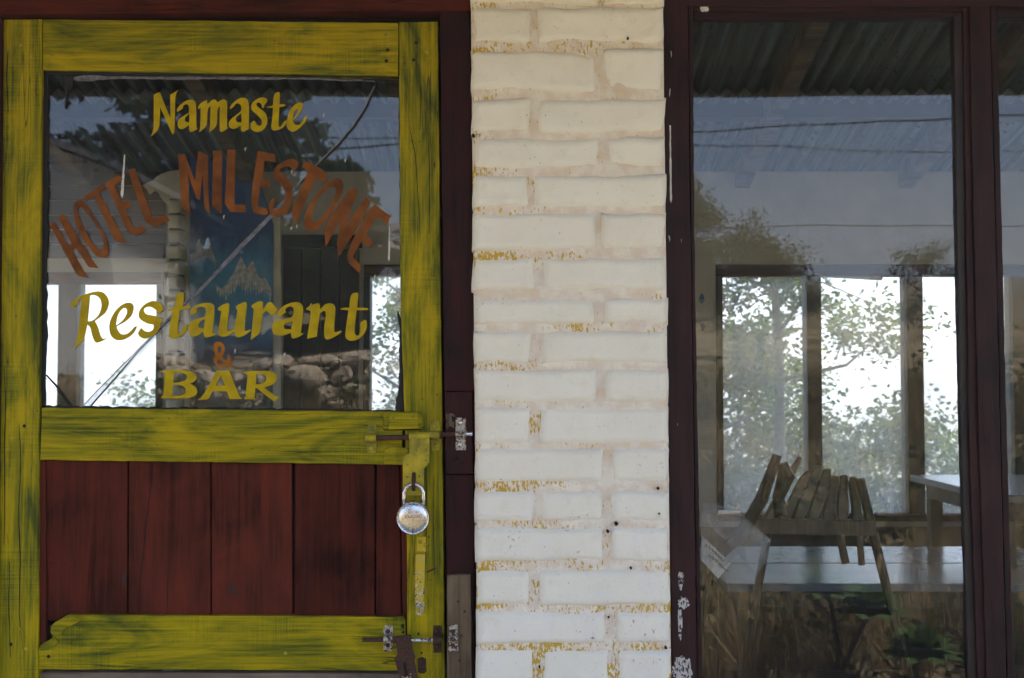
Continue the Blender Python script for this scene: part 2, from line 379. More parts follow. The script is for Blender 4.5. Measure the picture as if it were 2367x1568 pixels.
def earth():
    n = NT('dry earth and grass'); p = n.coords(world=True)
    col = n.ramp(n.noise(p, 3, 6, .65), [(.35, (.07, .07, .03)), (.52, (.20, .15, .085)), (.68, (.32, .25, .15))])
    col = n.mix(n.ramp(n.math('DIVIDE', n.sep(p, 1), 10), [(.40, 0), (.46, 1)]), col, n.ramp(n.noise(p, 2, 5, .6), [(.3, (.02, .03, .012)), (.7, (.05, .065, .025))]))
    return n.pbr(col, .95, 0, n.bump(n.noise(p, 12, 5), .05, .8), .1)
M['earth'] = earth()
def banner_print():
    n = NT('faded blue banner'); p = n.coords((1, 1, 1), rnd=False)
    z = n.sep(p, 2); f = n.noise(n.coords((9, 9, 2.5), rnd=False), 1, 4, .6)
    g = n.math('ADD', z, n.math('MULTIPLY', n.math('SUBTRACT', f, .5), .45))
    col = n.ramp(n.math('ADD', g, .5), [(.12, (.07, .075, .10)), (.38, (.06, .08, .14)), (.55, (.08, .28, .55)), (.8, (.08, .36, .72)), (.95, (.03, .10, .36))])
    txt = n.noise(n.coords((110, 1, 24), rnd=False), 1, 1, .3)
    x = n.sep(p, 0)
    tm = n.math('MULTIPLY', n.math('GREATER_THAN', x, .03), n.math('MULTIPLY', n.math('GREATER_THAN', z, .20), n.math('LESS_THAN', z, .34)))
    col = n.mix(n.math('MULTIPLY', n.math('GREATER_THAN', txt, .56), n.math('MULTIPLY', tm, .5)), col, (.4, .32, .08))
    return n.pbr(col, .45, 0, n.bump(f, .01, .6))
M['banner'] = banner_print()
M['snow'] = simple('printed snow peak', (.55, .6, .68), .6, 0, 45, .55)

# ------------------------------------------------------------------ ground and terrain
def ground_z(x, y):
    d = -y
    if y < 0:
        z = 0.0
        if d > 2.5:
            t = min(1, (d - 2.5) / 2.5); z += 1.12 * t * t * (3 - 2 * t)
        if d > 5.2: z += .095 * (min(d, 170) - 5.2)
        if d > 2.5: z += (mn.noise((x * .9, y * .9, 0)) * .13 + mn.noise((x * .2, y * .2, 3)) * .4 * min(1, (d - 2.5) / 8)) * min(1, (d - 2.5) / .8)
        return z
    if y > 4.2:
        t = y - 4.2; z = -.34 * min(t, 26) + mn.noise((x * .3, y * .3, 5)) * min(1, t * .2)
        return z
    return 0.0
def axis(segs):
    out = []
    for a, b, n in segs: out += [a + (b - a) * i / n for i in range(n)]
    return out + [segs[-1][1]]
gx = axis([(-400, -40, 9), (-40, -8, 16), (-8, 8, 64), (8, 40, 16), (40, 400, 9)])
gy = axis([(-400, -60, 12), (-60, -10, 25), (-10, -2.4, 52), (-2.4, 4.2, 4), (4.2, 40, 30), (40, 500, 9)])
gv = [(x, y, ground_z(x, y) - .02) for y in gy for x in gx]
nx = len(gx)
gf = [(j * nx + i, j * nx + i + 1, (j + 1) * nx + i + 1, (j + 1) * nx + i) for j in range(len(gy) - 1) for i in range(nx - 1)]
g = obj('ground', gv, gf, M['earth'], smooth=True, origin=(0, 0, 0)); tag(g, kind='structure')
ZC = P(1183, 388, 3.26).z                       # ceiling height at the rear wall
YB, SL = 3.26, .262                             # rear wall plane, slope of the roof
def roof_z(y): return ZC + (YB - y) * SL
XL, XR = -3.4, 4.3                              # side walls of the room
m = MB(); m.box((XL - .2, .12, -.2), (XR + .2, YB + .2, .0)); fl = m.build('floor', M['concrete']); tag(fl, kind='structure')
m = MB(); m.box((XL - .6, -1.75, -.2), (XR + .6, .12, .004)); fl = m.build('veranda_floor', M['cement']); tag(fl, kind='structure')

# ------------------------------------------------------------------ building shell
def box_thing(name, boxes, mat, label, cat):
    m = MB()
    for lo, hi in boxes: m.box(lo, hi)
    o = m.build(name, mat); tag(o, label, cat); return o
zD, zW = P(500, 5).z, P(1900, 5).z
top = P(1183, -95).z
m = MB(); m.prism([(XL, top + .01), (XR, top + .01), (XR, roof_z(0) - .05), (XL, roof_z(0) - .05)], .0, .14)
fw = m.build('front_wall_top', M['house_white']); tag(fw, 'whitewashed wall strip above the door and window head', 'wall')
xdl = P(-45, 800).x
m = MB(); m.box((XL, 0, 0), (xdl - .004, .16, top)); fw = m.build('front_wall_side', M['house_white']); tag(fw, 'whitewashed wall on the hinge side of the yellow door', 'wall')
xw0, xw1 = P(1548, 800).x, XR
zsill = .52
m = MB(); m.box((xw0 + .01, .0, 0), (xw1, .16, zsill - .002)); fw = m.build('front_wall_low', M['house_white']); tag(fw, 'low wall under the maroon window', 'wall')
m = MB(); m.box((3.96, .0, zsill), (XR, .16, top)); fw = m.build('front_wall_end', M['house_white']); tag(fw, 'whitewashed wall beyond the maroon window', 'wall')
def side_piece(m, x, s, y0, y1, z0, z1a, z1b):
    a, b = sorted((x, x + s * .15))
    m.add([(a, y0, z0), (b, y0, z0), (b, y1, z0), (a, y1, z0), (a, y0, z1a), (b, y0, z1a), (b, y1, z1b), (a, y1, z1b)], [(0, 3, 2, 1), (4, 5, 6, 7), (0, 1, 5, 4), (1, 2, 6, 5), (2, 3, 7, 6), (3, 0, 4, 7)])
m = MB(); side_piece(m, XR, 1, 0, YB + .2, 0, roof_z(0), roof_z(YB + .2)); o = m.build('side_wall', M['plaster']); tag(o, 'plastered side wall of the room beyond the long window', 'wall')
m = MB(); YA, YZ = .55, 2.75                       # opening for the added side window
side_piece(m, XL, -1, 0, YA, 0, roof_z(0), roof_z(YA)); side_piece(m, XL, -1, YZ, YB + .2, 0, roof_z(YZ), roof_z(YB + .2))
side_piece(m, XL, -1, YA, YZ, 0, .8, .8); side_piece(m, XL, -1, YA, YZ, 2.2, roof_z(YA), roof_z(YZ))
o = m.build('side_wall', M['plaster']); tag(o, 'plastered side wall of the room beside the door', 'wall')
sw_ = thing('added_side_window', 'added side window out of view to light the corner with the brick pier', 'window', (XL - .07, (YA + YZ) / 2, .8))  # window added beyond view to bring daylight onto pier and banner
for nm, lo, hi in (('frame_sill', (YA, .801), (YZ, .85)), ('frame_head', (YA, 2.15), (YZ, 2.199)), ('frame_side', (YA + .001, .851), (YA + .05, 2.149)), ('frame_side', (YZ - .05, .851), (YZ - .001, 2.149)), ('mullion', (1.62, .851), (1.68, 2.149))):
    m = MB(); m.box((XL - .11, lo[0], lo[1]), (XL - .03, hi[0], hi[1])); m.build(nm, M['dark_wood'], sw_)
for a, b in ((YA + .051, 1.619), (1.681, YZ - .051)):
    m = MB(); m.box((XL - .07, a, .852), (XL - .067, b, 2.148)); m.build('pane', M['glass_door'], sw_)
# rear wall with three window openings
zs, zt = P(1183, 1203, YB).z, P(1183, 612, YB).z
zt1 = P(1183, 630, YB).z
def rx(px): return P(px, 800, YB).x
OPEN = [(rx(-420), rx(377), zt1), (rx(840), rx(1330), zt), (rx(1655), rx(2760), zt)]
m = MB(); prev = XL
for a, b, t in OPEN:
    m.box((prev, YB, 0), (a, YB + .14, roof_z(YB) - .02)); prev = b
    m.box((a, YB, 0), (b, YB + .14, zs)); m.box((a, YB, t), (b, YB + .14, roof_z(YB) - .02))
m.box((prev, YB, 0), (XR, YB + .14, roof_z(YB) - .02))
rw = m.build('rear_wall', M['plaster']); tag(rw, 'grey plastered rear wall of the room with window openings', 'wall')
# corrugated roof over the room
def corrugated(name, x0, x1, prof, pitch, amp, mat, label, cat='roof'):
    """prof: list of (y, z) from eave to ridge"""
    n = int((x1 - x0) / pitch * 8); V, Fc = [], []
    for (y, z) in prof:
        for i in range(n + 1):
            x = x0 + (x1 - x0) * i / n; V.append((x, y, z + amp * math.sin(2 * math.pi * x / pitch)))
    for j in range(len(prof) - 1):
        for i in range(n): Fc.append((j * (n + 1) + i, j * (n + 1) + i + 1, (j + 1) * (n + 1) + i + 1, (j + 1) * (n + 1) + i))
    o = obj(name, V, Fc, mat, smooth=True, solid=.0015); tag(o, label, cat); return o
yp = min((i * .01 for i in range(100, 320)), key=lambda y: abs(P(1900, 262, y).z - (roof_z(y) - .02)))
corrugated('roof_sheet', XL - .3, XR + .3, [(YB + .75, roof_z(YB + .75) + .02), (yp - .12, roof_z(yp - .12) + .012)], .076, .015, M['roof'], 'weathered blue corrugated sheets sloping down to the rear wall')
corrugated('roof_sheet', XL - .3, XR + .3, [(yp + .05, roof_z(yp + .05) + .03), (-.1, roof_z(-.1) + .03)], .076, .015, M['roof'], 'dark corrugated sheets over the front half of the room')
rxs = [P(1715, 430, YB).x + .81 * k for k in (-5, -4, -3, -2, -1, 0, 1, 2)]
RAFL = ['timber rafter at the hinge side wall', 'timber rafter over the sky filled rear window', 'timber rafter over the brick pier', 'timber rafter over the dark inner door', 'timber rafter over the middle rear window', 'timber rafter ending over the plastic sleeve end of the long window', 'timber rafter ending over the tall counter table', 'timber rafter nearest the far side wall']
for x in rxs:
    m = MB(); hh, ww = .10, .035
    V = []
    for y in (YB - .001, .05):
        for (dx, dz) in ((-ww, -hh), (ww, -hh), (ww, 0), (-ww, 0)): V.append((x + dx, y, roof_z(y) + dz - .004))
    m.add(V, [(0, 1, 2, 3), (4, 7, 6, 5), (0, 4, 5, 1), (1, 5, 6, 2), (2, 6, 7, 3), (3, 7, 4, 0)])
    o = m.build('rafter', M['bare_h'], bevel=.003); tag(o, RAFL[rxs.index(x)], 'rafter', 'rafters under the room ceiling')
m = MB(); m.box((XL, yp - .04, roof_z(yp) - .05), (XR, yp + .04, roof_z(yp) + .03)); o = m.build('purlin', M['dark_wood']); tag(o, 'dark timber purlin crossing the corrugated room ceiling', 'purlin')
# veranda roof, out over the camera side
VE = -1.62
zv = P(1900, 232, -VE).z + .10                        # eave as mirrored in the window
corrugated('veranda_roof', XL - .6, XR + .6, [(VE, zv + .02), (-.005, zv + .42)], .076, .011, M['roof_grey'], 'dark corrugated veranda roof over the door and window')
m = MB(); m.box((XL - .5, VE + .05, zv - .09), (XR + .5, VE + .12, zv - .004)); o = m.build('eave_beam', M['dark_wood']); tag(o, 'dark timber beam along the veranda eave', 'beam')
for x in (-3.2, 4.1):
    m = MB(); m.box((x - .05, VE + .03, .004), (x + .05, VE + .13, zv - .09)); o = m.build('veranda_post', M['dark_wood']); tag(o, 'dark square veranda post ' + ('at the door end' if x < 0 else 'at the long window end'), 'post', 'veranda posts')

m = MB(); m.box((XL, YB - .012, 0), (XR, YB - .002, zs - .03)); o = m.build('added_dado_board', M['dado']); tag(o, 'added dark brown dado keeping the room dim under the rear windows', 'dado')  # board added so the lower room stays dark and bounces less light
wpn = thing('added_panelling', 'added dark boards toning down the wall above the sky filled rear window', 'panelling', (rx(300), YB, zt1))  # boards added to turn this part of the wall dark
for k in range(6):
    m = MB(); a_, b_ = P(0, 398 + k * 33.5, YB).z, P(0, 398 + (k + 1) * 33.5, YB).z; m.box((rx(-400), YB - .014, b_ + .003), (rx(380), YB - .002, a_)); m.build('plank', M['dark_wood'], wpn, bevel=.003)
# ------------------------------------------------------------------ rear windows
def rear_window(a, b, t, mull, label):
    w_ = thing('rear_window', label, 'window', ((a + b) / 2, YB, zs))
    fr = .045
    def bar(x0, z0, x1, z1, nm, mat=M['dark_wood'], y0=YB - .012, y1=YB + .09):
        m = MB(); m.box((x0, y0, z0), (x1, y1, z1)); return m.build(nm, mat, w_, bevel=.003)
    bar(a + .001, t - .055, b - .001, t - .001, 'frame_head', M['red_h']); bar(a + .001, zs + .001, b - .001, zs + .03, 'frame_sill', M['red_h'], YB - .05)
    bar(a + .001, zs + .031, a + .033, t - .056, 'frame_side'); bar(b - .033, zs + .031, b - .001, t - .056, 'frame_side')
    xs = [a + .033]
    for (c, d) in mull: bar(c, zs + .031, d, t - .056, 'mullion'); xs += [c, d]
    xs.append(b - .033)
    for i in range(0, len(xs), 2):
        m = MB(); m.box((xs[i] + .0005, YB + .03, zs + .0315), (xs[i + 1] - .0005, YB + .033, t - .0565)); m.build('pane', M['glass_rear'], w_)
rear_window(*OPEN[0], [(rx(-70), rx(-40)), (rx(135), rx(180))], 'rear window beside the brick pier with open sky behind it')
rear_window(*OPEN[1], [(rx(1070), rx(1095))], 'rear window between the dark door and the white wall')
rear_window(*OPEN[2], [(rx(1865), rx(1898)), (rx(2095), rx(2133)), (rx(2340), rx(2375)), (rx(2560), rx(2590))], 'long rear window with leafy trees behind the chairs')

# ------------------------------------------------------------------ brick pillar between door and window
YP = -.035
jo = [(-78, -62), (8, 17), (97, 117), (207, 230), (302, 318), (388, 405), (480, 493), (577, 597), (670, 690), (748, 767), (840, 855), (930, 943), (1026, 1040), (1117, 1137), (1206, 1220), (1299, 1319), (1400, 1416), (1490, 1505), (1590, 1604), (1690, 1704)]
vj = [[1390], [1233], [1388], [1238], [1395], [1226], [1385], [1245], [1387], [1240], [1388], [1236], [1404], [1243, 1404], [1404], [1236], [1412], [1243, 1418], [1404]]
vw = [14, 12, 16, 18, 16, 10, 10, 16, 20, 22, 18, 18, 18, 15, 15, 18, 20, 17, 18]
pil = thing('brick_pillar', 'cream painted brick pillar with beige and ochre joints between door and window', 'pillar', (P(1315, 800).x, 0, 0))
def pl(py): return 1086 + 15 * py / 1568
def pr(py): return 1535 + 19 * py / 1568
m = MB()
A0, A1 = P(pl(0) + 2, 0, YP), P(pr(0) - 1, 0, YP); B0, B1 = P(pl(1568) + 2, 1568, YP), P(pr(1568) - 1, 1568, YP)
nxm, nzm = 56, 170
zt_, zb_ = top + .0, .0
V, Fc = [], []
for j in range(nzm + 1):
    z = zt_ + (zb_ - zt_) * j / nzm; t = (A0.z - z) / (A0.z - B0.z)
    xa, xb = A0.x + (B0.x - A0.x) * t, A1.x + (B1.x - A1.x) * t
    for i in range(nxm + 1):
        x = xa + (xb - xa) * i / nxm
        e = min(i, nxm - i) / nxm
        V.append((x, YP + .0052 + .0026 * mn.noise((x * 24, 0, z * 30)) + (.004 if e == 0 else 0), z))
for j in range(nzm):
    for i in range(nxm): Fc.append((j * (nxm + 1) + i, j * (nxm + 1) + i + 1, (j + 1) * (nxm + 1) + i + 1, (j + 1) * (nxm + 1) + i))
b0 = len(V); W1 = nxm + 1
ring = [i for i in range(W1)] + [(j * W1 + nxm) for j in range(1, nzm + 1)] + [nzm * W1 + i for i in range(nxm - 1, -1, -1)] + [j * W1 for j in range(nzm - 1, 0, -1)]
V += [(V[i][0], .15, V[i][2]) for i in ring]
for k in range(len(ring)): Fc.append((ring[k], ring[(k + 1) % len(ring)], b0 + (k + 1) % len(ring), b0 + k))
Fc.append(tuple(range(b0, b0 + len(ring))))
obj('mortar', V, Fc, M['joint'], pil, smooth=True)
def brick(x0, z0, x1, z1, rnd, depth=.06, yf=YP, mat=None, parent=None, ruf=1.0, nxr=None):
    """x0<x1, z0<z1; a lumpy block with soft edges"""
    L, Hh = x1 - x0, z1 - z0
    nx_ = nxr or max(8, int(L / .009)); nz_ = max(6, int(Hh / .008)) if nxr is None else 6
    V, Fc = [], []; sd = rnd.uniform(0, 99)
    tilt = rnd.uniform(-.0016, .0016) * ruf; tz = rnd.uniform(-.0012, .0028) * ruf
    for j in range(nz_ + 1):
        for i in range(nx_ + 1):
            u, v = i / nx_, j / nz_
            x, z = x0 + L * u, z0 + Hh * v
            e = min(min(u, 1 - u) * L, min(v, 1 - v) * Hh)
            rr = .0105; k = max(0, 1 - e / rr); round_ = .0085 * (1 - math.sqrt(max(0, 1 - k * k)))
            if e == 0: round_ = .012
            ox = .0022 * mn.noise((x * 16, sd, z * 16)) * (1 if i in (0, nx_) else .3); oz = .0028 * mn.noise((x * 14, sd + 9, z * 14))
            lump = .0021 * mn.noise((x * 18, sd, z * 18)) + .0011 * mn.noise((x * 55, sd, z * 55)) + .0006 * mn.noise((x * 120, 0, z * 120))
            V.append((x + ox * ruf, yf + round_ - lump * ruf - tilt * (u - .5) * 2 - tz * (v - .5) * 2, z + oz * ruf))
    W = nx_ + 1
    for j in range(nz_):
        for i in range(nx_): Fc.append((j * W + i, j * W + i + 1, (j + 1) * W + i + 1, (j + 1) * W + i))
    ring = [i for i in range(W)] + [j * W + nx_ for j in range(1, nz_ + 1)] + [nz_ * W + i for i in range(nx_ - 1, -1, -1)] + [j * W for j in range(nz_ - 1, 0, -1)]
    b = len(V); V += [(V[i][0], yf + depth, V[i][2]) for i in ring]
    for k in range(len(ring)): Fc.append((ring[k], ring[(k + 1) % len(ring)], b + (k + 1) % len(ring), b + k))
    Fc.append(tuple(range(b, b + len(ring))))
    return obj('brick', V, Fc, mat or M['pillar'], parent, smooth=True)
rnd = random.Random(3)
for i in range(len(jo) - 1):
    ya, yb = jo[i][1] - 2.5, jo[i + 1][0] + 2.5
    yc = (ya + yb) / 2
    xs = [pl(yc) + rnd.uniform(-2, 3)]
    for v in vj[i]: xs += [v - vw[i] / 2 + 1.5, v + vw[i] / 2 - 1.5]
    xs.append(pr(yc) + rnd.uniform(-3, 2))
    for k in range(0, len(xs), 2):
        p0, p1 = P(xs[k], yb, YP), P(xs[k + 1], ya, YP)
        brick(p0.x, p0.z, p1.x, p1.z, rnd, .075 if True else .06, YP - rnd.uniform(0, .0022), M['pillar'], pil, 2.6 if i < 5 else (1.9 if i < 9 else 1.35))
# small holes and flakes on the pillar
for (px, py, r) in ((1424, 1210, 4.2), (1405, 1228, 3), (1521, 1129, 3), (1523, 1187, 2), (1458, 1313, 2.6), (1407, 1427, 1.8), (1247, 1541, 2.2), (1451, 89, 2.4), (1094, 314, 3.5), (1539, 1497, 3)):
    c = P(px, py, YP); n_ = 9; V = []
    rr = random.Random(int(px + py))
    ring_ = [(c.x + r * .00085 * rr.uniform(.7, 1.25) * math.cos(2 * math.pi * k / n_), c.z + r * .00085 * 1.2 * rr.uniform(.7, 1.25) * math.sin(2 * math.pi * k / n_)) for k in range(n_)]
    mm = MB(); mm.prism(ring_, YP - .0046, YP + .004); mm.build('nail_hole', M['dark_hole'], pil)

# ------------------------------------------------------------------ door frame
YB2, YB3 = -.0125, -.0158
df = thing('door_frame', 'dark red timber frame around the yellow door', 'door frame', (P(500, 800).x, 0, 0))
board('lintel', [(-60, -90), (1088, -90), (1086, 24), (500, 29), (-60, 34)], -.012, .10, M['red_h'], df)
board('rebate', [(-40, 20), (1025, 16), (1025, 48), (-40, 46)], .03, .05, M['dark_hole'], df)
board('jamb', [(1017, 27), (1084, 27), (1097, 905), (1028, 905)], .0, .09, M['jamb_v'], df)
board('jamb', [(1030, 1097), (1094, 1097), (1099, 1800), (1036, 1800)], .004, .085, M['jamb_v'], df)
board('jamb_block', [(1028, 906), (1092, 905), (1093, 1096), (1030, 1096)], -.006, .10, M['jamb_v'], df)
board('patch_timber', [(1033, 1330), (1088, 1329), (1092, 1800), (1034, 1800)], -.010, .013, M['bare_v'], df)
board('jamb', [(-45, 36), (3, 36), (-9, 1800), (-45, 1800)], .0, .09, M['jamb_v'], df)
slab('door_stop', rect(1003, -60, 1120, 1800), .05, .09, M['jamb_v'], df, 0)
slab('door_stop', rect(-60, -60, 20, 1800), .05, .09, M['jamb_v'], df, 0)
for (px, py) in ((1059, 1391), (1074, 1414), (1067, 1470), (1062, 1527)): dome('nail', px, py, -.010, .0026, M['rust'], df, .4)
for (px, py) in ((1057, 1060), (1068, 1070), (1050, 1062)): dome('nail', px, py, -.006, .0026, M['jamb_v'], df, .5)
def bracket(name, pts, y0, screws, mat, smat, parent, th=.0025, rod=None):
    b = slab(name, pts, y0 - th, y0, mat, parent, .0006)
    for (a, c) in screws: dome('screw', a, c, y0 - th, .0043, smat, b, .45)
    if rod:                                       # half round hump over the rod
        (x0, x1, yc, r, yr) = rod; mm = MB(); c0, c1 = P(x0, yc, yr), P(x1, yc, yr)
        mm.tube([c0, c1], r * 1.15, 14); mm.build('hump', mat, b, smooth=False)
        mm = MB(); mm.box((c0.x, yr, c0.z - r * 1.1), (c1.x, y0, c0.z + r * 1.1)); mm.build('saddle', mat, b)
    return b
kp = bracket('keeper', rough(rect(1053.5, 966, 1077, 1041), 12, .8, 5), -.006, [(1065, 978), (1064, 1028)], M['rust_white'], M['steel'], df, rod=(1053.5, 1077, 1004, .0062, YB2))
bracket('keeper', [(1037, 1445), (1042, 1443), (1048, 1447), (1054, 1443), (1059, 1446), (1058, 1460), (1060, 1475), (1058, 1490), (1060, 1504), (1053, 1507), (1047, 1503), (1041, 1507), (1036, 1502), (1039, 1488), (1037, 1475), (1039, 1458)], -.010, [(1047, 1460), (1047, 1492)], M['rust_white'], M['rust'], df, rod=(1037, 1059, 1477, .005, YB3))
# splintered hollow beside the keeper
slab('splinter', rough([(1030, 958), (1046, 955), (1052, 962), (1050, 990), (1040, 985), (1034, 992)], 8, 2.5, 9), -.0075, -.003, M['bare_v'], df, .0005)
slab('bolt_hole', rough([(1043, 962), (1053, 964), (1052, 974), (1045, 976)], 6, 1.5, 4), -.0085, -.003, M['dark_hole'], df, 0)

# ------------------------------------------------------------------ yellow door
dr = thing('door', 'yellow painted timber door with lettered glass and red lower planks', 'door', (P(500, 800).x, .03, 0))
YD = .010
ls = board('stile', [(8, 45), (97, 44), (93, 560), (90, 1000), (88, 1568), (85, 1790), (-4, 1790), (-2, 1400), (0, 700)], YD, .034, M['yellow_v'], dr)
rs = board('stile', [(922, 51), (1012, 50), (1019, 700), (1027, 1400), (1031, 1790), (944, 1790), (940, 1250), (938, 1060), (926, 700)], YD, .034, M['yellow_v'], dr)
tr_ = board('rail', [(98.5, 45), (500, 48), (920.5, 53), (920.5, 176), (500, 169), (98.5, 162)], YD + .0015, .03, M['yellow_h'], dr)
mr = board('rail', [(96, 943), (500, 947), (925, 952), (929, 954), (930, 1075), (500, 1069), (92, 1064)], YD + .001, .031, M['yellow_h'], dr)
lr = board('rail', [(156, 1422), (540, 1424), (932, 1427), (937, 1436), (937, 1551), (500, 1549), (89, 1548), (90, 1523), (88, 1500), (98, 1488), (112, 1480), (122, 1474), (116, 1462), (118, 1446), (136, 1434)], YD + .001, .031, M['yellow_h'], dr, .6)
slab('splintered_end', rough([(118, 1447), (136, 1434), (168, 1424), (190, 1432), (170, 1444), (152, 1452), (142, 1466), (124, 1470), (116, 1462)], 9, 1.6, 2), YD - .002, YD + .006, M['yellow_h'], lr, .001)
slab('splintered_end', rough([(88, 1500), (100, 1487), (124, 1474), (134, 1480), (130, 1494), (112, 1502), (92, 1506)], 9, 1.6, 3), YD - .001, YD + .006, M['yellow_h'], lr, .001)
board('bottom_board', [(84, 1555), (500, 1556), (936, 1557), (940, 1790), (84, 1790)], YD + .014, .02, M['bare_h'], dr)
board('edge_strip', [(88, 1066), (104, 1066), (107, 1486), (91, 1490)], YD + .006, .014, M['red_v'], dr)
plx = [(106, 106, 294.5, 293.5), (298, 296.5, 485, 486), (488.5, 489, 674, 676.5), (682, 680, 866, 865.5), (871, 868.5, 922, 928)]
for i, (a, b, c, d) in enumerate(plx):
    board('plank', [(a, 1058), (c, 1060), (d, 1436), (b, 1436)], YD + .0115 + random.Random(i).uniform(-.0015, .0015), .014, M['red_v'], dr, .5, bevel=.0022)
board('edge_strip', [(925, 1070), (940, 1068), (942, 1440), (931, 1440)], YD + .012, .012, M['red_v'], dr)
slab('back_board', rect(88, 1050, 944, 1445), YD + .0285, YD + .033, M['dark_hole'], dr, 0)
for par, pts in ((ls, [(75, 93), (48, 105), (72, 132), (56, 985), (27, 1012), (54, 1023), (48, 1454), (25, 1490), (60, 1500)]), (rs, [(962, 99), (987, 120), (956, 139)]), (tr_, [(891, 80), (896, 116), (893, 141)]), (mr, [(862, 988)]), (lr, [(112, 1518), (660, 1510)])):
    for (a, b) in pts: dome('nail', a, b, YD + (.0015 if par in (tr_,) else 0), .0034, M['dark_hole'] if (int(a) % 3) else M['yellow_metal'], par, .3)
slab('dark_backing', rect(905, 960, 960, 1068), YD + .012, YD + .03, M['dark_hole'], dr, 0)  # near-black strips behind the rail gaps give them their deep shade
slab('dark_backing', rect(905, 1440, 960, 1545), YD + .012, YD + .03, M['dark_hole'], dr, 0)
def crackline(pts, w_, par, y):
    n_ = len(pts); up = [(a - w_ * (.25 + .75 * math.sin(math.pi * (k + .3) / (n_ - .4))), b) for k, (a, b) in enumerate(pts)]; dn = [(a + w_ * (.25 + .75 * math.sin(math.pi * (k + .3) / (n_ - .4))), b) for k, (a, b) in enumerate(pts)]
    slab('crack', rough(up + dn[::-1], 30, .5, int(pts[0][0])), y - .0005, y + .002, M['dark_hole'], par, 0)
for pts in ([(9, 850), (13, 930), (10, 1040), (11, 1150), (9, 1260)], [(44, 980), (48, 1060), (43, 1180), (47, 1300), (44, 1420), (52, 1500)], [(22, 1300), (20, 1400), (24, 1520)], [(18, 120), (15, 180), (19, 260)]): crackline(pts, 1.1, ls, YD)
for pts in ([(968, 150), (973, 220), (972, 300)], [(946, 290), (960, 360), (968, 480), (972, 560)], [(990, 280), (993, 420), (992, 540)], [(985, 1080), (987, 1180), (984, 1300)], [(1003, 1100), (1002, 1220), (1004, 1330)], [(958, 1250), (956, 1330)]): crackline(pts, .9, rs, YD)
pk_ = [o for o in dr.children if o.name.startswith('plank')]
for i, pts in ((1, [(352, 1078), (345, 1150), (334, 1250), (324, 1340), (322, 1420)]), (1, [(390, 1300), (387, 1360), (388, 1420)]), (3, [(752, 1090), (750, 1160), (752, 1240)]), (3, [(712, 1260), (706, 1350), (704, 1420)]), (3, [(795, 1320), (790, 1420)]), (3, [(828, 1300), (826, 1420)]), (2, [(638, 1260), (640, 1300)]), (0, [(158, 1390), (154, 1430)])): crackline(pts, .9 if i != 3 else .7, pk_[i], LOC[pk_[i].name].y - .007)
for (a, b, r1, r2, sd) in ((537, 1358, 9, 15, 1), (545, 1372, 5, 9, 2), (287, 1340, 6, 20, 3), (201, 1118, 3, 4, 4), (636, 1275, 4, 9, 5)):
    rr = random.Random(sd); i = 2 if a > 490 else 0
    slab('knot', [(a + r1 * rr.uniform(.4, 1.1) * math.cos(k * .35), b + r2 * rr.uniform(.5, 1.1) * math.sin(k * .35)) for k in range(18)], LOC[pk_[i].name].y - .0073, LOC[pk_[i].name].y, M['knot'], pk_[i], 0)
# patch blocks by the latch
pb = slab('patch_block', [(886, 951), (976, 953), (979, 995), (884, 996)], YD - .007, YD, M['yellow_h'], dr, .004, 1)
slab('patch_block', [(900, 955), (966, 953), (968, 991), (898, 994)], YD - .0095, YD - .007, M['yellow_h'], pb, .001)
for q in ((909, 966), (955, 963), (951, 972), (958, 982)): dome('nail', q[0], q[1], YD - .0095, .0023, M['yellow_metal'], pb, .5)
slab('patch_block', [(888, 1038), (906, 1033), (944, 1036), (946, 1076), (886, 1074)], YD - .004, YD, M['yellow_h'], dr, .003, 2)
# main sliding bolt with hasp
def rod_pts(x0, y0, x1, y1, yd): return [P(x0, y0, yd), P(x1, y1, yd)]
YB2 = -.0125
mm = MB(); mm.tube(rod_pts(848, 1013.5, 1020, 1008.5, YB2), .0053, 14); mm.tube(rod_pts(1019, 1004.5, 1074, 1003.5, YB2), .0045, 14); mm.tube(rod_pts(1019, 1006, 1019.9, 1006, YB2), .005, 14)
bolt = mm.build('sliding_bolt', M['rust'], dr, smooth=False)
mm = MB(); mm.tube(rod_pts(1073, 1003.5, 1092, 1003.2, YB2), .0044, 14); mm.build('bolt_tip', M['steel'], bolt)
bracket('bolt_bracket', [(851, 980), (869, 980), (873, 1003), (873, 1020), (869, 1048), (850, 1048), (846, 1022), (846, 1003)], YD, [(860, 991), (858, 1036)], M['yellow_metal'], M['yellow_metal'], dr, rod=(845, 870, 1013, .0066, YB2))
bracket('bolt_bracket', [(997, 973), (1015, 973), (1019, 1000), (1019, 1018), (1015, 1042), (999, 1042), (995, 1018), (994, 1000)], YD, [(1006, 985), (1007, 1031)], M['yellow_metal'], M['yellow_metal'], dr, rod=(993, 1016, 1006, .0066, YB2))
hp = slab('hasp_plate', [(946, 1008), (993, 1006), (992.5, 1070), (980, 1084), (979.5, 1146), (931, 1146), (931, 1062), (935, 1054), (946, 1048)], YB2 - .0045, YB2 - .0018, M['yellow_metal'], dr, .0007)
mm = MB(); mm.tube(rod_pts(946, 1009.5, 993, 1007.5, YB2), .0075, 14); mm.build('sleeve', M['yellow_metal'], hp)
slab('fold', [(949, 1014), (957, 1014), (956, 1080), (950, 1080)], YB2 - .0062, YB2 - .0045, M['yellow_metal'], hp, .0009)
slab('fold', [(986, 1014), (992.5, 1014), (992, 1068), (988, 1070)], YB2 - .0056, YB2 - .0045, M['yellow_metal'], hp, .0007)
slab('slot', [(952, 1094), (957, 1091), (961, 1094), (961, 1128), (952, 1128)], YB2 - .0051, YB2 - .004, M['dark_hole'], hp, 0)
mm = MB(); c = P(956.5, 1112, YB2 - .005)
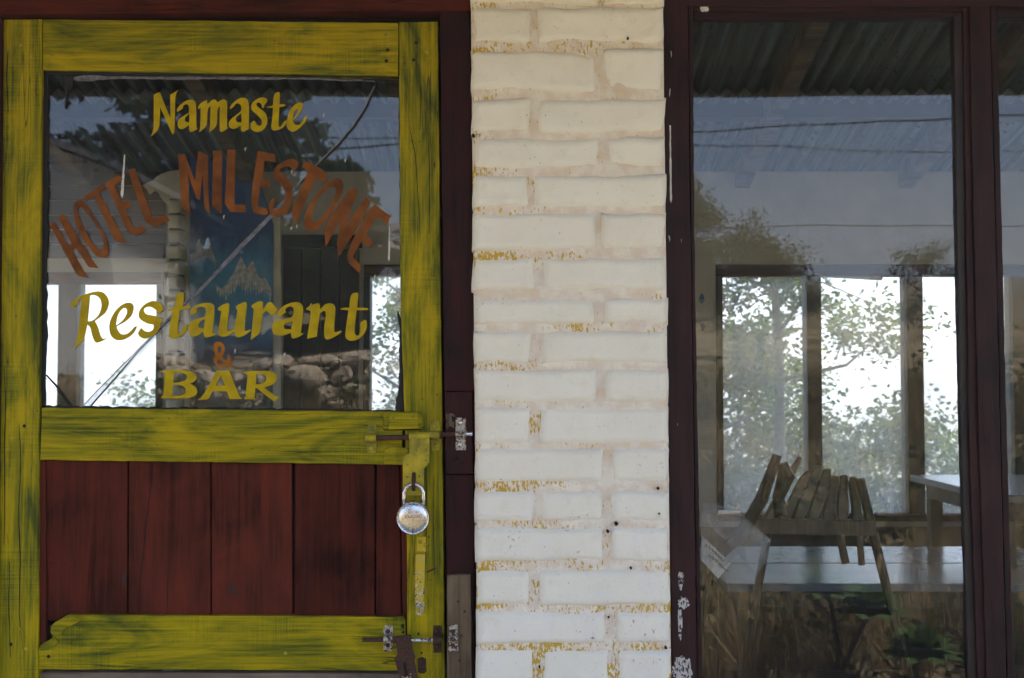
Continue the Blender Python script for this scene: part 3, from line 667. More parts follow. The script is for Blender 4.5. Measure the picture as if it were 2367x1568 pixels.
mm.tube([c + Vector((0, .004, .012)), c + Vector((0, -.006, .011)), c + Vector((0, -.012, .002)), c + Vector((0, -.012, -.008)), c + Vector((0, -.006, -.016)), c + Vector((0, .004, -.017))], .0034, 10)
mm.build('staple', M['rust'], dr, smooth=True)
# pull handle
hx0, hx1 = 964, 985
mm = MB(); prof = [(1241, .0022), (1274, .0025), (1279, .016), (1300, .021), (1345, .023), (1380, .021), (1398, .016), (1403, .0025), (1422, .0022)]
V, Fc = [], []
for k, (py, off) in enumerate(prof):
    sh = -1.5 * (py - 1241) / 181 * 2
    for (px, o2) in ((hx0 + sh, 0), (hx1 + sh, 0), (hx1 + sh, .0026), (hx0 + sh, .0026)):
        p = P(px, py, YD); V.append((p.x, YD - off + o2, p.z))
for k in range(len(prof) - 1):
    for q in range(4): Fc.append((4 * k + q, 4 * k + (q + 1) % 4, 4 * k + 4 + (q + 1) % 4, 4 * k + 4 + q))
Fc += [(0, 1, 2, 3), tuple(range(4 * len(prof) - 4, 4 * len(prof)))]
hd = obj('pull_handle', V, Fc, M['handle'], dr, bevel=.0006)
for (a, b) in ((971, 1253), (982, 1260), (966, 1410), (978, 1415)): dome('screw', a, b, YD - .0022, .0042, M['yellow_metal'], hd, .5)
slab('nail', [(986, 1322), (1007, 1312), (1007.5, 1315), (987, 1325)], YD - .002, YD, M['rust'], rs, 0)
# lower bolt, rusty
mm = MB(); mm.tube(rod_pts(838, 1479, 946, 1480, YB3), .0044, 12); b2 = mm.build('sliding_bolt', M['rust'], dr)
mm = MB(); mm.tube(rod_pts(945, 1480, 1021, 1480, YB3), .0042, 12); mm.build('bolt_rod', M['rust_steel'], b2)
bk = [(887, 1448), (892, 1445), (897, 1448), (903, 1445), (909, 1448), (908, 1462), (905, 1470), (908, 1486), (907, 1502), (903, 1508), (897, 1503), (890, 1508), (885, 1503), (887, 1488), (889, 1472), (886, 1460)]
bracket('bolt_bracket', bk, YD, [(897, 1460), (896, 1492)], M['rust_white'], M['rust'], dr, rod=(887, 907, 1479, .0056, YB3))
bracket('bolt_bracket', rough([(1001, 1447), (1021, 1447), (1020, 1508), (1002, 1510)], 8, 1.2, 6), YD, [(1010, 1460), (1011, 1494)], M['rust'], M['rust'], dr, rod=(1001, 1021, 1479, .0056, YB3))
hp2 = slab('hasp_plate', rough([(914, 1474), (948, 1472), (960, 1518), (958, 1530), (968, 1572), (972, 1600), (930, 1604), (922, 1560), (911, 1524), (918, 1514)], 12, .8, 8), YB3 - .0058, YB3 - .0032, M['rust'], dr, .0008)
mm = MB(); mm.tube(rod_pts(909, 1479, 950, 1475, YB3), .0068, 12); mm.build('sleeve', M['rust'], hp2)
slab('slot', [(931, 1533), (938, 1531), (944, 1560), (937, 1566)], YB3 - .0063, YB3 - .005, M['dark_hole'], hp2, 0)
slab('rim', rough([(928, 1562), (936, 1568), (946, 1560), (951, 1556), (950, 1566), (940, 1574), (930, 1570)], 6, .6, 3), YB3 - .0072, YB3 - .0058, M['rust_white'], hp2, .0005)
sp = slab('staple_plate', rough([(965, 1524), (975, 1519), (985, 1524), (986, 1552), (980, 1558), (966, 1555)], 8, .8, 4), YD - .0028, YD, M['rust'], dr, .0006)
dome('screw', 976, 1549, YD - .0028, .004, M['rust'], sp, .4); dome('screw', 977, 1530, YD - .0028, .004, M['rust'], sp, .4)
for (a, b, r_) in ((967, 1466, 3.5), (974, 1510, 3), (930, 1448, 5), (932, 1462, 4)): 
    slab('hole', [(a + r_ * (.7 + .35 * math.sin(k * 2.3 + a)) * math.cos(k * .628), b + r_ * (1 + .2 * math.sin(k * 1.7)) * math.sin(k * .628)) for k in range(10)], YD - .0004, YD + .002, M['dark_hole'], rs if a > 945 else lr, 0)

# ------------------------------------------------------------------ door glass, cracked
YG = YD + .0135
crk = [(868, 178), (865, 196), (858, 216), (843, 250), (815, 292), (780, 333), (735, 378), (690, 425), (640, 482), (560, 566), (440, 690), (320, 812), (204, 942), (196, 960)]
def pane(name, pts, y0, th, mat, parent):
    m = MB(); xz = pxpoly(pts, y0); n = len(xz)
    m.add([(x, y0, z) for x, z in xz] + [(x, y0 + th, z) for x, z in xz], [tuple(range(n)), tuple(range(2 * n - 1, n - 1, -1))], 0)
    b = len(m.v); m.v += m.v[:2 * n]; fs = [(b + i, b + (i + 1) % n, b + (i + 1) % n + n, b + i + n) for i in range(n)]; m.f += fs; m.m += [1] * n
    return m.build(name, [mat, M['glass_edge']], parent)
gl = pane('glass_pane', [(90, 160), (868, 172)] + crk + [(172, 960), (166, 941), (148, 918), (128, 894), (106, 869), (88, 856)], YG, .003, M['glass_door'], dr)
tag(gl, 'cracked glass with hand painted yellow and orange lettering')
g2 = pane('glass_pane', [(a + 2.6, b + 1.2) for a, b in crk[1:]][::-1] + [(871, 190), (900, 203), (935, 221), (938, 965), (600, 965)], YG + .0008, .003, M['glass_door'], dr)
tag(g2, 'triangular glass piece on the latch side of the crack')
g3 = pane('glass_pane', [(86, 860), (104, 872), (126, 897), (146, 920), (163, 943), (168, 962), (86, 962)], YG, .003, M['glass_door'], dr)
tag(g3, 'small cracked off corner of glass')
slab('tape', rough([(447, 690), (440, 684), (322, 803), (206, 922), (186, 944), (208, 944), (228, 920), (338, 806)], 14, .8, 12), YG - .0006, YG - .0002, M['tape'], gl, 0)
slab('crack_filler', rough([(640, 479), (690, 422), (694, 426), (645, 486), (565, 570), (448, 692), (442, 688), (558, 563)], 7, 1.2, 13), YG - .0008, YG - .0002, M['grey_putty'], gl, 0)
slab('crack_line', rough([(866, 198), (859, 217), (845, 250), (817, 292), (782, 333), (737, 378), (692, 425), (694, 427), (740, 380), (785, 336), (820, 295), (848, 252), (862, 218), (869, 198)], 9, .3, 14), YG - .0005, YG + .001, M['black'], gl, 0)
slab('crack_line', [(204, 944), (208, 944), (322, 812), (442, 691), (440, 689.5), (320, 810)], YG - .0009, YG - .0006, M['black'], gl, 0)
slab('crack_line', [(105, 868), (128, 892), (148, 916), (167, 942), (171, 943), (151, 914), (130, 889), (108, 866)], YG - .0005, YG + .001, M['black'], gl, 0)
slab('crack_glint', [(865.5, 200), (857.5, 217), (843.5, 250), (815.5, 292), (780.5, 333), (735.5, 378), (690.5, 425), (640, 481), (638.6, 480.6), (689, 424), (734, 377), (779, 332), (814, 291), (842, 249), (856, 216), (864, 199)], YG - .0006, YG - .0002, M['crack_glint'], gl, 0)  # pale strip painted as light caught along the crack
slab('tape_edge', rough([(440, 684), (322, 803), (206, 922), (186, 944), (188, 944), (208, 923), (324, 804.5), (441, 685.5)], 17, .9, 15), YG - .0009, YG - .0006, M['grey_putty'], gl, 0)
# black putty round the glass
slab('putty', rough([(96, 160), (112, 174), (110, 300), (112, 460), (107, 600), (109, 760), (105, 860), (103, 945), (88, 946), (90, 600)], 16, 2.2, 21), YG - .004, YG - .0003, M['black'], dr, 0)
slab('putty', rough([(88, 160), (925, 168), (925, 182), (700, 176), (400, 175), (96, 172)], 16, 1.2, 22), YG - .004, YG - .0003, M['black'], dr, 0)
slab('putty', rough([(186, 175), (300, 177), (500, 178), (700, 180), (865, 186), (866, 190), (700, 184), (440, 184), (300, 182), (196, 188), (140, 183)], 14, 1.5, 23), YG - .0018, YG - .0002, M['grey_putty'], dr, 0)
slab('putty', rough([(92, 938), (300, 941), (600, 944), (930, 948), (932, 966), (90, 956)], 10, 2.2, 24), YG - .004, YG - .0003, M['black'], dr, 0)
slab('putty', rough([(921, 168), (930, 168), (936, 956), (926, 956), (928, 800), (925, 600), (922, 300)], 14, 1.0, 25), YG - .004, YG - .0003, M['black'], dr, 0)
slab('putty', rough([(929, 742), (920, 718), (918, 724), (924, 760), (921, 900), (912, 946), (932, 948)], 10, 1.6, 26), YG - .005, YG - .0005, M['black'], dr, 0)
slab('putty', rough([(146, 178), (170, 176), (168, 200), (162, 215), (158, 200), (154, 250), (150, 252), (150, 205)], 8, 1, 27), YG - .003, YG - .0003, M['black'], dr, 0)
def dripp(x0, y0, x1, y1, wd, par, mat, yy, sd=1): slab('paint_drip', rough([(x0 - wd * .4, y0), (x0 + wd * .4, y0), (x1 + wd, y1 - 6), (x1, y1 + 2), (x1 - wd, y1 - 6)], 6, wd * .2, sd), yy - .0008, yy - .0001, mat, par, 0)
dripp(288, 358, 282, 456, 3.2, gl, M['white_drip'], YG, 3); dripp(901, 524, 899, 604, 2.4, g2, M['white_drip'], YG, 4)
for q in ((569, 345), (676, 399), (711, 418), (675, 529), (519, 502), (636, 490), (604, 385), (688, 524), (580, 862), (660, 820), (720, 706), (574, 900), (868, 640), (545, 812), (800, 372), (750, 268)):
    dripp(q[0], q[1] - 5, q[0] - 2, q[1] + 4, 1.4, gl, M['white_drip'], YG, int(q[0]))

# ------------------------------------------------------------------ painted lettering
c_ = 1
def K(s):
    """'x,y' smooth points, 'x,yc' corners"""
    out = []
    for t in s.split():
        k = t.endswith('c'); a, b = t.rstrip('c').split(','); out.append((float(a), float(b), k))
    return out
def chaikin(pts, it=2):
    for _ in range(it):
        out = []; n = len(pts)
        for i in range(n):
            p, q, r = pts[i - 1], pts[i], pts[(i + 1) % n]
            if q[2]: out.append(q)
            else:
                out.append((q[0] * .75 + p[0] * .25, q[1] * .75 + p[1] * .25, False)); out.append((q[0] * .75 + r[0] * .25, q[1] * .75 + r[1] * .25, False))
        pts = out
    return pts
LET = {
 'N': ((340.85, 189.36, .16), 'y', [
  ['95,190c 160,155 182,160c 335,530c 332,190c 400,150 455,115c 400,190 400,600 390,740 375,765 360,755c 187,370c 183,600 165,680 110,750 45,798c 85,720 92,600'],
  ['425,400 470,340 560,275 650,255 700,300 708,400 708,620 715,670c 735,680c 640,728 615,725 605,700 602,625c 550,670 490,695 440,660 437,580 470,530 600,450c 605,380 590,330 550,325 515,350 515,385c 440,440 428,425', '608,460c 555,505 540,545 555,585 605,588c'],
  ['735,390c 730,365 770,310 862,265c 868,325c 940,260 985,257 1012,300c 1075,260 1130,257 1158,300 1152,500 1150,640 1155,665c 1185,658c 1090,725 1055,725 1043,690 1045,500 1050,350c 1012,400 1008,600 990,660 895,733c 908,650 912,350c 868,400 865,610 840,660 750,733c 768,640 770,360c 750,395c'],
  ['1185,380 1230,310 1330,240 1390,230 1440,250 1470,310 1468,640 1470,670c 1486,672c 1390,728 1362,722 1350,690 1348,630c 1300,670 1235,690 1180,655 1173,590 1215,530 1345,440 1362,400 1355,340 1310,310 1265,325 1265,345c 1200,400c', '1360,455c 1290,505 1278,550 1300,590 1358,590c'],
  ['1680,385c 1655,375 1650,320 1600,295 1570,320 1590,365 1700,440 1738,530 1735,610 1680,700 1590,735 1510,705 1485,640 1500,595 1545,555c 1570,610 1620,645 1655,620 1655,560 1600,490 1510,420 1493,360 1520,300 1600,240 1680,222 1730,250 1735,290 1690,335'],
  ['1828,180 1895,143 1915,165c 1910,328c 2000,328 2000,348 1908,370c 1900,500 1895,600 1905,655 1930,655 1960,590 2010,550c 2000,620 1960,670 1840,715 1795,690 1788,650 1810,500 1815,375c 1720,378c 1735,365 1815,348c'],
  ['2010,640 2015,560 2050,420 2130,330 2200,292 2245,310 2250,350 2220,440 2100,570c 2130,620 2180,635 2230,600 2260,515 2315,490c 2300,560 2210,665 2130,720 2090,728 2030,690', '2170,385 2130,430 2105,500 2095,550c 2165,470 2175,420']]),
 'H': ((104.15, 340.85, .2053), 'o', [
  ['48,870c 110,835c 262,1105c 300,1080c 150,790c 210,745c 500,1220 605,1362c 495,1350c 350,1135c 310,1165c 490,1478c 360,1440c 200,1140'],
  ['322,760 320,680 350,600 400,583 450,620 560,790 680,990 722,1120 710,1220 650,1258 560,1210 430,1040 350,880', '370,680 365,740 420,870 520,1060 600,1150 650,1165 668,1100 640,990 540,820 430,690 390,668'],
  ['432,560c 650,412c 685,465c 610,515c 920,1090c 785,1045c 555,555c 465,605c'],
  ['680,400c 830,315c 880,360c 785,425c 870,625c 930,598c 980,660c 905,700c 1000,915c 1090,880c 1142,935c 1035,995c 925,945c 800,650c'],
  ['940,260c 1015,235c 1215,800c 1370,762c 1410,825c 1235,900c 1125,835c'],
  ['1500,75c 1575,75c 1690,380c 1722,60c 1735,42c 1835,90c 1840,500 1858,748c 1800,690c 1775,310c 1745,598c 1710,580c 1610,300c 1620,600 1645,770c 1540,680c']]),
 'M': ((492.3, 331.4, .2053), 'o', [
  ['5,85c 105,85c 100,800c -10,700c'],
  ['165,75c 255,75c 245,690c 360,692c 375,780c 200,778c 135,680c'],
  ['505,88c 700,125c 705,215c 580,200c 565,400c 648,410c 640,505c 535,490c 505,710c 605,735c 625,790c 590,812c 460,785c 420,640'],
  ['905,320c 880,270 810,262 755,290 760,330 870,430 905,520 890,680 830,790 740,835 650,815 622,700 690,605c 700,660 660,740 720,750 790,720 815,640 820,540 760,460 690,400 675,330 720,250 850,175 930,180 970,230 950,280'],
  ['1020,205c 1130,230 1285,335c 1275,435c 1155,395c 920,940c 890,760c 1070,325c 1005,270c'],
  ['1120,640 1230,490 1350,400 1420,390 1465,430 1470,520 1400,680 1280,860 1180,980 1090,1003 1030,960 1020,860 1060,740', '1170,640 1110,800 1115,870 1150,890 1230,840 1330,690 1390,560 1385,490 1330,490 1250,550'],
  ['1255,980c 1330,820 1530,540c 1565,492c 1635,540c 1480,945c 1700,640c 1715,605c 1778,655c 1640,930 1415,1290c 1395,1130c 1445,850c 1270,1170c'],
  ['1770,740c 1820,690c 1998,820c 1965,912c 1850,825c 1720,1035c 1800,1095c 1770,1182c 1670,1110c 1575,1280c 1672,1380c 1645,1465c 1520,1340c 1515,1200']]),
 'R': ((160.96, 662.8, .152), 'y', [
  ['20,310c 18,260 80,190 250,110 430,65 530,90 600,190 605,280 560,400 390,525c 440,620 470,740 500,790 540,795 580,765c 560,800 440,858 390,850 350,770 320,620 275,580c 240,750 200,840 40,965c 110,850 140,650 185,175c 130,210 125,270c 50,315', '315,140c 300,350 280,530c 360,520 450,430 490,310 480,210 430,145 350,125'],
  ['600,620 620,500 700,360 800,270 905,235 970,265 985,340 950,450 850,540 720,605c 740,680 800,735 880,720 950,660 990,605 1030,602c 1000,690 900,780 780,825 690,810 620,740', '870,345 840,318 780,360 725,460 710,590c 800,530 860,440 878,390'],
  ['1355,415c 1320,360 1250,310 1180,305 1125,345 1150,410 1200,430 1320,445 1425,500c 1385,560c 1370,640 1310,730 1200,785 1130,800 1060,760 1035,700 1090,625c 1140,680 1220,690 1280,650 1280,580c 1180,565 1080,510 1045,440 1065,350 1150,260 1270,210 1360,240 1410,290 1425,335c 1450,335c 1410,370'],
  ['1630,105c 1735,88c 1745,170 1720,300c 1830,290 1850,310 1830,335 1680,360c 1665,470 1645,700 1670,730 1710,690 1720,610 1800,570c 1790,640 1740,720 1610,800 1540,790 1510,740 1525,600 1565,360c 1490,375c 1495,350 1600,310c'],
  ['1830,400 1850,340 1940,275 2090,240 2180,260 2210,310 2195,520 2170,710c 2235,715c 2190,750 2080,782 2045,760 2035,680c 1970,740 1890,768 1820,730 1802,640 1820,560 1900,500 2060,460c 2085,390 2070,320 1990,305 1930,330 1940,390c 1860,435', '2065,490c 1985,530 1955,590 1970,625 2045,640c']]),
 'T': ((492.3, 662.8, .156), 'y', [
  ['70,340 75,315 150,265 230,238c 250,270c 205,640 230,675 320,620c 365,350c 325,300 420,245 490,222 508,260c 465,640 480,668 560,628c 565,650c 490,710 390,762 335,745 318,660c 250,720 150,752 90,730 80,660 125,360c 90,360'],
  ['568,290c 620,245 720,208 745,240c 742,350c 800,250 850,222 890,250 935,325c 975,315c 920,410 880,430 840,400 795,350 740,410c 705,660 680,710 560,790c 590,550 607,330c 575,310'],
  ['950,420 970,360 1050,280 1210,222 1300,240 1343,310 1330,450 1305,690c 1350,692c 1310,730 1200,775 1165,765 1155,680c 1080,720 980,735 890,690 870,600 900,530 990,495 1170,465 1200,400 1200,320 1150,288 1080,320 1070,360 1088,380c 975,458c', '1185,510c 1070,545 1040,590 1070,640 1160,635c'],
  ['1380,345c 1385,320 1460,270 1570,242 1588,280 1590,340c 1660,260 1740,242 1800,270 1822,330 1790,650 1815,685 1900,645 1915,665c 1850,720 1720,788 1665,780 1645,720 1650,580 1680,390 1650,350 1585,400c 1540,740c 1395,775c 1430,560 1450,370c 1430,350'],
  ['2040,110 2130,85 2158,110c 2140,310c 2290,318 2310,335 2290,352 2130,352c 2095,660 2110,715 2150,735 2180,680 2190,610 2170,545 2260,482 2280,520 2285,600 2240,710 2160,780 2040,815 1970,770 1957,700 2010,352c 1880,340c 1920,312 2020,312c']]),
 'A': ((359.8, 776.4, .128), 'a', [
  ['1050,180 1080,115 1150,100 1220,140 1262,230 1240,310 1200,385c 1275,455c 1310,400 1305,315c 1350,370 1370,430 1345,525c 1430,575c 1420,600c 1340,560 1300,550c 1220,582 1130,560 1060,490 1045,420 1085,350c 1055,260', '1160,180 1120,220 1130,310 1150,320c 1195,250 1190,195', '1160,415 1110,460 1130,515 1200,520 1250,490c']]),
 'B': ((359.8, 776.4, .128), 'y', [
  ['95,645c 150,625 330,615 520,615 680,660 745,720 745,780 690,840 620,860c 720,915 765,1000 740,1070 640,1120 420,1140 100,1130c 105,1100 145,1080c 172,680c', '340,665c 320,850c 480,835 575,780 575,730 510,675 420,660', '318,885c 305,1090c 450,1088 540,1040 552,970 500,905 400,885'],
  ['1100,630c 1330,625c 1510,1090 1570,1140c 1340,1145c 1290,1005c 1030,1000c 970,1130c 930,1155 755,1160c 850,1110', '1185,710c 1085,897c 1255,897c'],
  ['1585,675c 1620,648 1780,638 2000,632 2140,660 2205,740 2180,830 2080,900 1960,935c 2180,1100c 2240,1100c 2140,1190c 1805,930c 1790,1125c 1835,1150c 1590,1145c 1625,1090c 1665,710c 1625,695', '1828,690c 1812,878c 1900,870 1990,830 2010,760 1970,700 1900,685']]),
}
def curve_mesh(loops, ext):
    cu = bpy.data.curves.new('outline', 'CURVE'); cu.dimensions = '2D'; cu.fill_mode = 'BOTH'; cu.extrude = ext
    for lp in loops:
        s = cu.splines.new('POLY'); s.points.add(len(lp) - 1); s.use_cyclic_u = True
        for p, q in zip(s.points, lp): p.co = (q[0], q[1], 0, 1)
    o = bpy.data.objects.new('outline', cu); C.objects.link(o)
    me = bpy.data.meshes.new_from_object(o.evaluated_get(bpy.context.evaluated_depsgraph_get()))
    bpy.data.objects.remove(o); bpy.data.curves.remove(cu); return me
for key, ((ox, oy, sc), colr, glyphs) in LET.items():
    for gi, loops in enumerate(glyphs):
        pl_ = [[XZ(ox + sc * a, oy + sc * b, YG) for a, b, _ in chaikin(K(s))] for s in loops]
        cx = sum(p[0] for p in pl_[0]) / len(pl_[0]); cz = sum(p[1] for p in pl_[0]) / len(pl_[0])
        me = curve_mesh([[(x - cx, z - cz) for x, z in lp] for lp in pl_], .00012)
        for v in me.vertices: v.co = (v.co.x, -v.co.z, v.co.y)
        link('painted_letter', me, M['letter_' + colr], gl, origin=(cx, YG - .0011 - .0001 * (gi % 2), cz))

# ------------------------------------------------------------------ padlock
YL = YB2 - .012
pc = P(955.5, 1196.3, YL); rl = (P(994, 1196, YL) - pc).x
pk = thing('padlock', 'round silver padlock hanging from the yellow hasp', 'padlock', (pc.x, pc.y, pc.z - rl))
def lathe(name, prof, c, mat, parent, n=48):
    V, Fc = [], []
    for r, y in prof:
        for k in range(n):
            a = 2 * math.pi * k / n; V.append((c.x + r * math.cos(a), c.y + y, c.z + r * math.sin(a)))
    for i in range(len(prof) - 1):
        for k in range(n): Fc.append((i * n + k, i * n + (k + 1) % n, (i + 1) * n + (k + 1) % n, (i + 1) * n + k))
    Fc.append(tuple(range(n))); Fc.append(tuple(range((len(prof) - 1) * n, len(prof) * n)))
    o = obj(name, V, Fc, mat, parent, smooth=True)
    o.modifiers.new('edge', 'EDGE_SPLIT').split_angle = R(40); return o
lathe('body', [(rl * .80, .011), (rl * .97, .010), (rl, .006), (rl, -.008), (rl * .985, -.0105), (rl * .95, -.012), (rl * .90, -.0115), (rl * .875, -.0098), (rl * .85, -.0105), (rl * .6, -.0128), (rl * .3, -.0138), (rl * .05, -.014)], pc, M['steel'], pk)
shk = [P(933.5, 1175, YL), P(933.5, 1150, YL), P(934, 1139, YL), P(939, 1127, YL), P(948, 1120.5, YL), P(956, 1119.5, YL), P(965, 1121, YL), P(974, 1127.5, YL), P(978.5, 1139, YL), P(978.8, 1152, YL), P(979, 1175, YL)]
mm = MB(); mm.tube(shk, .0036, 14); mm.build('shackle', M['steel'], pk, smooth=True)
lathe('keyhole_ring', [(.0044, .001), (.0048, -.0012), (.003, -.0014), (.0026, .0)], pc + Vector((0, -.0128, -.0195)), M['steel_worn'], pk, 20)
kh = pc + Vector((.0003, -.0127, -.0195)); mm = MB(); mm.box((kh.x - .0009, kh.y - .0011, kh.z - .009), (kh.x + .0009, kh.y + .001, kh.z - .0005)); mm.build('key_slot', M['dark_hole'], pk)
def text(body, size, cx, cz, yf, mat, parent, name='engraving'):
    cu = bpy.data.curves.new(name, 'FONT'); cu.body = body; cu.size = size; cu.align_x = 'CENTER'; cu.extrude = .00015
    o = bpy.data.objects.new(name, cu); C.objects.link(o)
    me = bpy.data.meshes.new_from_object(o.evaluated_get(bpy.context.evaluated_depsgraph_get())); bpy.data.objects.remove(o)
    for v in me.vertices: v.co = (v.co.x, -v.co.z, v.co.y)
    link(name, me, mat, parent, origin=(cx, yf, cz))
text('ADORE', .0062, pc.x + .001, pc.z + .0095, pc.y - .0136, M['red_print'], pk)
text('CLASSIC', .0088, pc.x + .001, pc.z + .0005, pc.y - .0143, M['red_print'], pk)

# ------------------------------------------------------------------ maroon window
wf = thing('window_frame', 'maroon timber window with two tall panes beside the brick pillar', 'window', (P(1950, 800).x, .04, zsill))
YW = -.004
board('post', [(1534, -90), (1589, -90), (1594, 400), (1603, 1000), (1611, 1568), (1614, 1800), (1556, 1800), (1552, 1400), (1543, 800)], YW, .10, M['maroon_v'], wf)
board('bead', [(1591, 15), (1602, 15), (1605, 500), (1613, 1000), (1624, 1568), (1628, 1800), (1616, 1800), (1612, 1568), (1604, 1000), (1595, 400)], YW + .006, .014, M['maroon_v'], wf)
board('head', [(1590, -90), (5790, -90), (5790, 13), (1590, 15)], YW + .001, .10, M['maroon_h'], wf)
board('bead', [(1603, 15.5), (2227, 15), (2227, 26), (1603, 27)], YW + .005, .012, M['maroon_h'], wf)
board('bead', [(1603, 27.5), (2227, 26.5), (2206, 40), (1603, 46)], YW + .010, .006, M['maroon_h'], wf)
board('post', [(2241, 13.5), (2288, 13.5), (2300, 500), (2312, 1000), (2327, 1568), (2332, 1800), (2286, 1800), (2281, 1568), (2262, 1000), (2250, 500)], YW, .10, M['maroon_v'], wf)
board('bead', [(2227, 13.5), (2240, 13.5), (2249, 500), (2261, 1000), (2280, 1568), (2285, 1800), (2266, 1800), (2260, 1568), (2240, 1000), (2233, 500)], YW + .005, .014, M['maroon_v'], wf)
board('bead', [(2205, 36), (2228, 26), (2233, 500), (2240, 1000), (2261, 1568), (2266, 1800), (2244, 1800), (2238, 1568), (2223, 1000), (2212, 500)], YW + .0115, .006, M['dark_wood'], wf)
board('bead', [(2289, 15), (2304, 15), (2316, 500), (2328, 1000), (2345, 1568), (2350, 1800), (2333, 1800), (2328, 1568), (2313, 1000), (2301, 500)], YW + .006, .014, M['maroon_v'], wf)
board('bead', [(2305, 15), (2700, 15), (2700, 38), (2305, 42)], YW + .006, .014, M['maroon_h'], wf)
pS = P(1900, 1800).z
m = MB(); m.box((xw0 + .02, -.03, zsill), (3.95, .12, pS - .0)); m.build('sill', M['maroon_h'], wf, bevel=.004)
for xq in (1.75, 2.55, 3.35, 3.885):
    m = MB(); m.box((xq, -.003, pS), (xq + .065, .1, P(1900, 14).z)); m.build('post', M['maroon_v'], wf, bevel=.002)
YWG = YW + .020
pane('glass_pane', [(1597, 20), (2232, 20), (2262, 1800), (1622, 1800)], YWG, .003, M['glass_win'], wf)
pane('glass_pane', [(2300, 20), (5800, 20), (5800, 1800), (2342, 1800)], YWG, .003, M['glass_win'], wf)  # second pane carried on out of view to let more light indoors
# inner frame depth behind the glass
for (x0, y0, x1, y1, wd) in ((1551, 118, 1552, 134, 2), (1549, 205, 1548, 225, 2), (1549, 290, 1551, 470, 4.5), (1546, 545, 1548, 560, 3), (1575, 553, 1575, 562, 1.2), (1566, 980, 1566, 986, 1.6)):
    slab('paint_drip', rough([(x0 - wd * .35, y0), (x0 + wd * .4, y0), (x1 + wd * .5, y1 - 8), (x1, y1), (x1 - wd * .5, y1 - 8)], 9, .7, int(y0)), YW - .0006, YW + .0004, M['white_drip'], wf, 0)
def splat(cx, cy, rx_, ry_, sd, mat=None, yy=YW, par=None):
    rr = random.Random(sd); pts = []
    for k in range(26):
        a = 2 * math.pi * k / 26; q = rr.uniform(.72, 1.12); pts.append((cx + rx_ * q * math.cos(a), cy + ry_ * q * math.sin(a)))
    slab('paint_splash', pts, yy - .0007, yy + .0004, mat or M['grey_splash'], par or wf, 0)
n = NT('thin white paint splash'); tr = n.n('BsdfTransparent'); dfz = n.n('BsdfDiffuse'); dfz.inputs[0].default_value = (.5, .48, .47, 1)
mx = n.n('MixShader'); n.set(mx.inputs[0], n.ramp(n.noise(n.coords((1, 1, .55)), 210, 4, .7), [(.42, 0), (.52, 1)])); n.t.links.new(tr.outputs[0], mx.inputs[1]); n.t.links.new(dfz.outputs[0], mx.inputs[2]); n.t.links.new(mx.outputs[0], n.out.inputs[0]); M['grey_splash'] = n.m
splat(1580, 1394, 14, 15, 1); splat(1572, 1440, 5, 42, 2); splat(1578, 1550, 26, 34, 3); splat(1574, 1342, 7, 22, 4); splat(1628, 20, 11, 8, 5, M['white_drip'], YW + .005)
# dead twig and leaf litter behind the glass edge are left to the sill

# ------------------------------------------------------------------ inside the room: tables, chairs, banner, pier
def table(label, x0, x1, y0, y1, z, planks, legs, mat):
    t = thing('table', label, 'table', ((x0 + x1) / 2, (y0 + y1) / 2, 0))
    n = planks
    for k in range(n):
        a = y0 + (y1 - y0) * k / n; b = y0 + (y1 - y0) * (k + 1) / n - .012
        m = MB(); m.box((x0, a, z - .028), (x1, b, z)); m.build('table_top', mat, t, bevel=.004)
    m = MB(); m.box((x0 + .05, y0 + .05, z - .09), (x1 - .05, y1 - .06, z - .029)); m.build('apron', M['dark_wood'], t)
    for (a, b) in ((x0 + .05, y0 + .05), (x1 - .1, y0 + .05), (x0 + .05, y1 - .11), (x1 - .1, y1 - .11)):
        m = MB(); m.box((a, b, 0), (a + .05, b + .05, z - .091)); m.build('leg', M['dark_wood'], t, bevel=.003)
    return t
zt2 = .75
table('white topped table of two wide boards in front of the rear window', .70, 2.0, P(1950, 1343, 1.45).y, 2.25, zt2, 2, 4, M['table_top'])
table('tall white counter table close to the rear window', P(2105, 1097, 2.5).x, 3.4, 1.7, 2.52, P(2105, 1097, 2.52).z, 1, 4, M['table_top'])
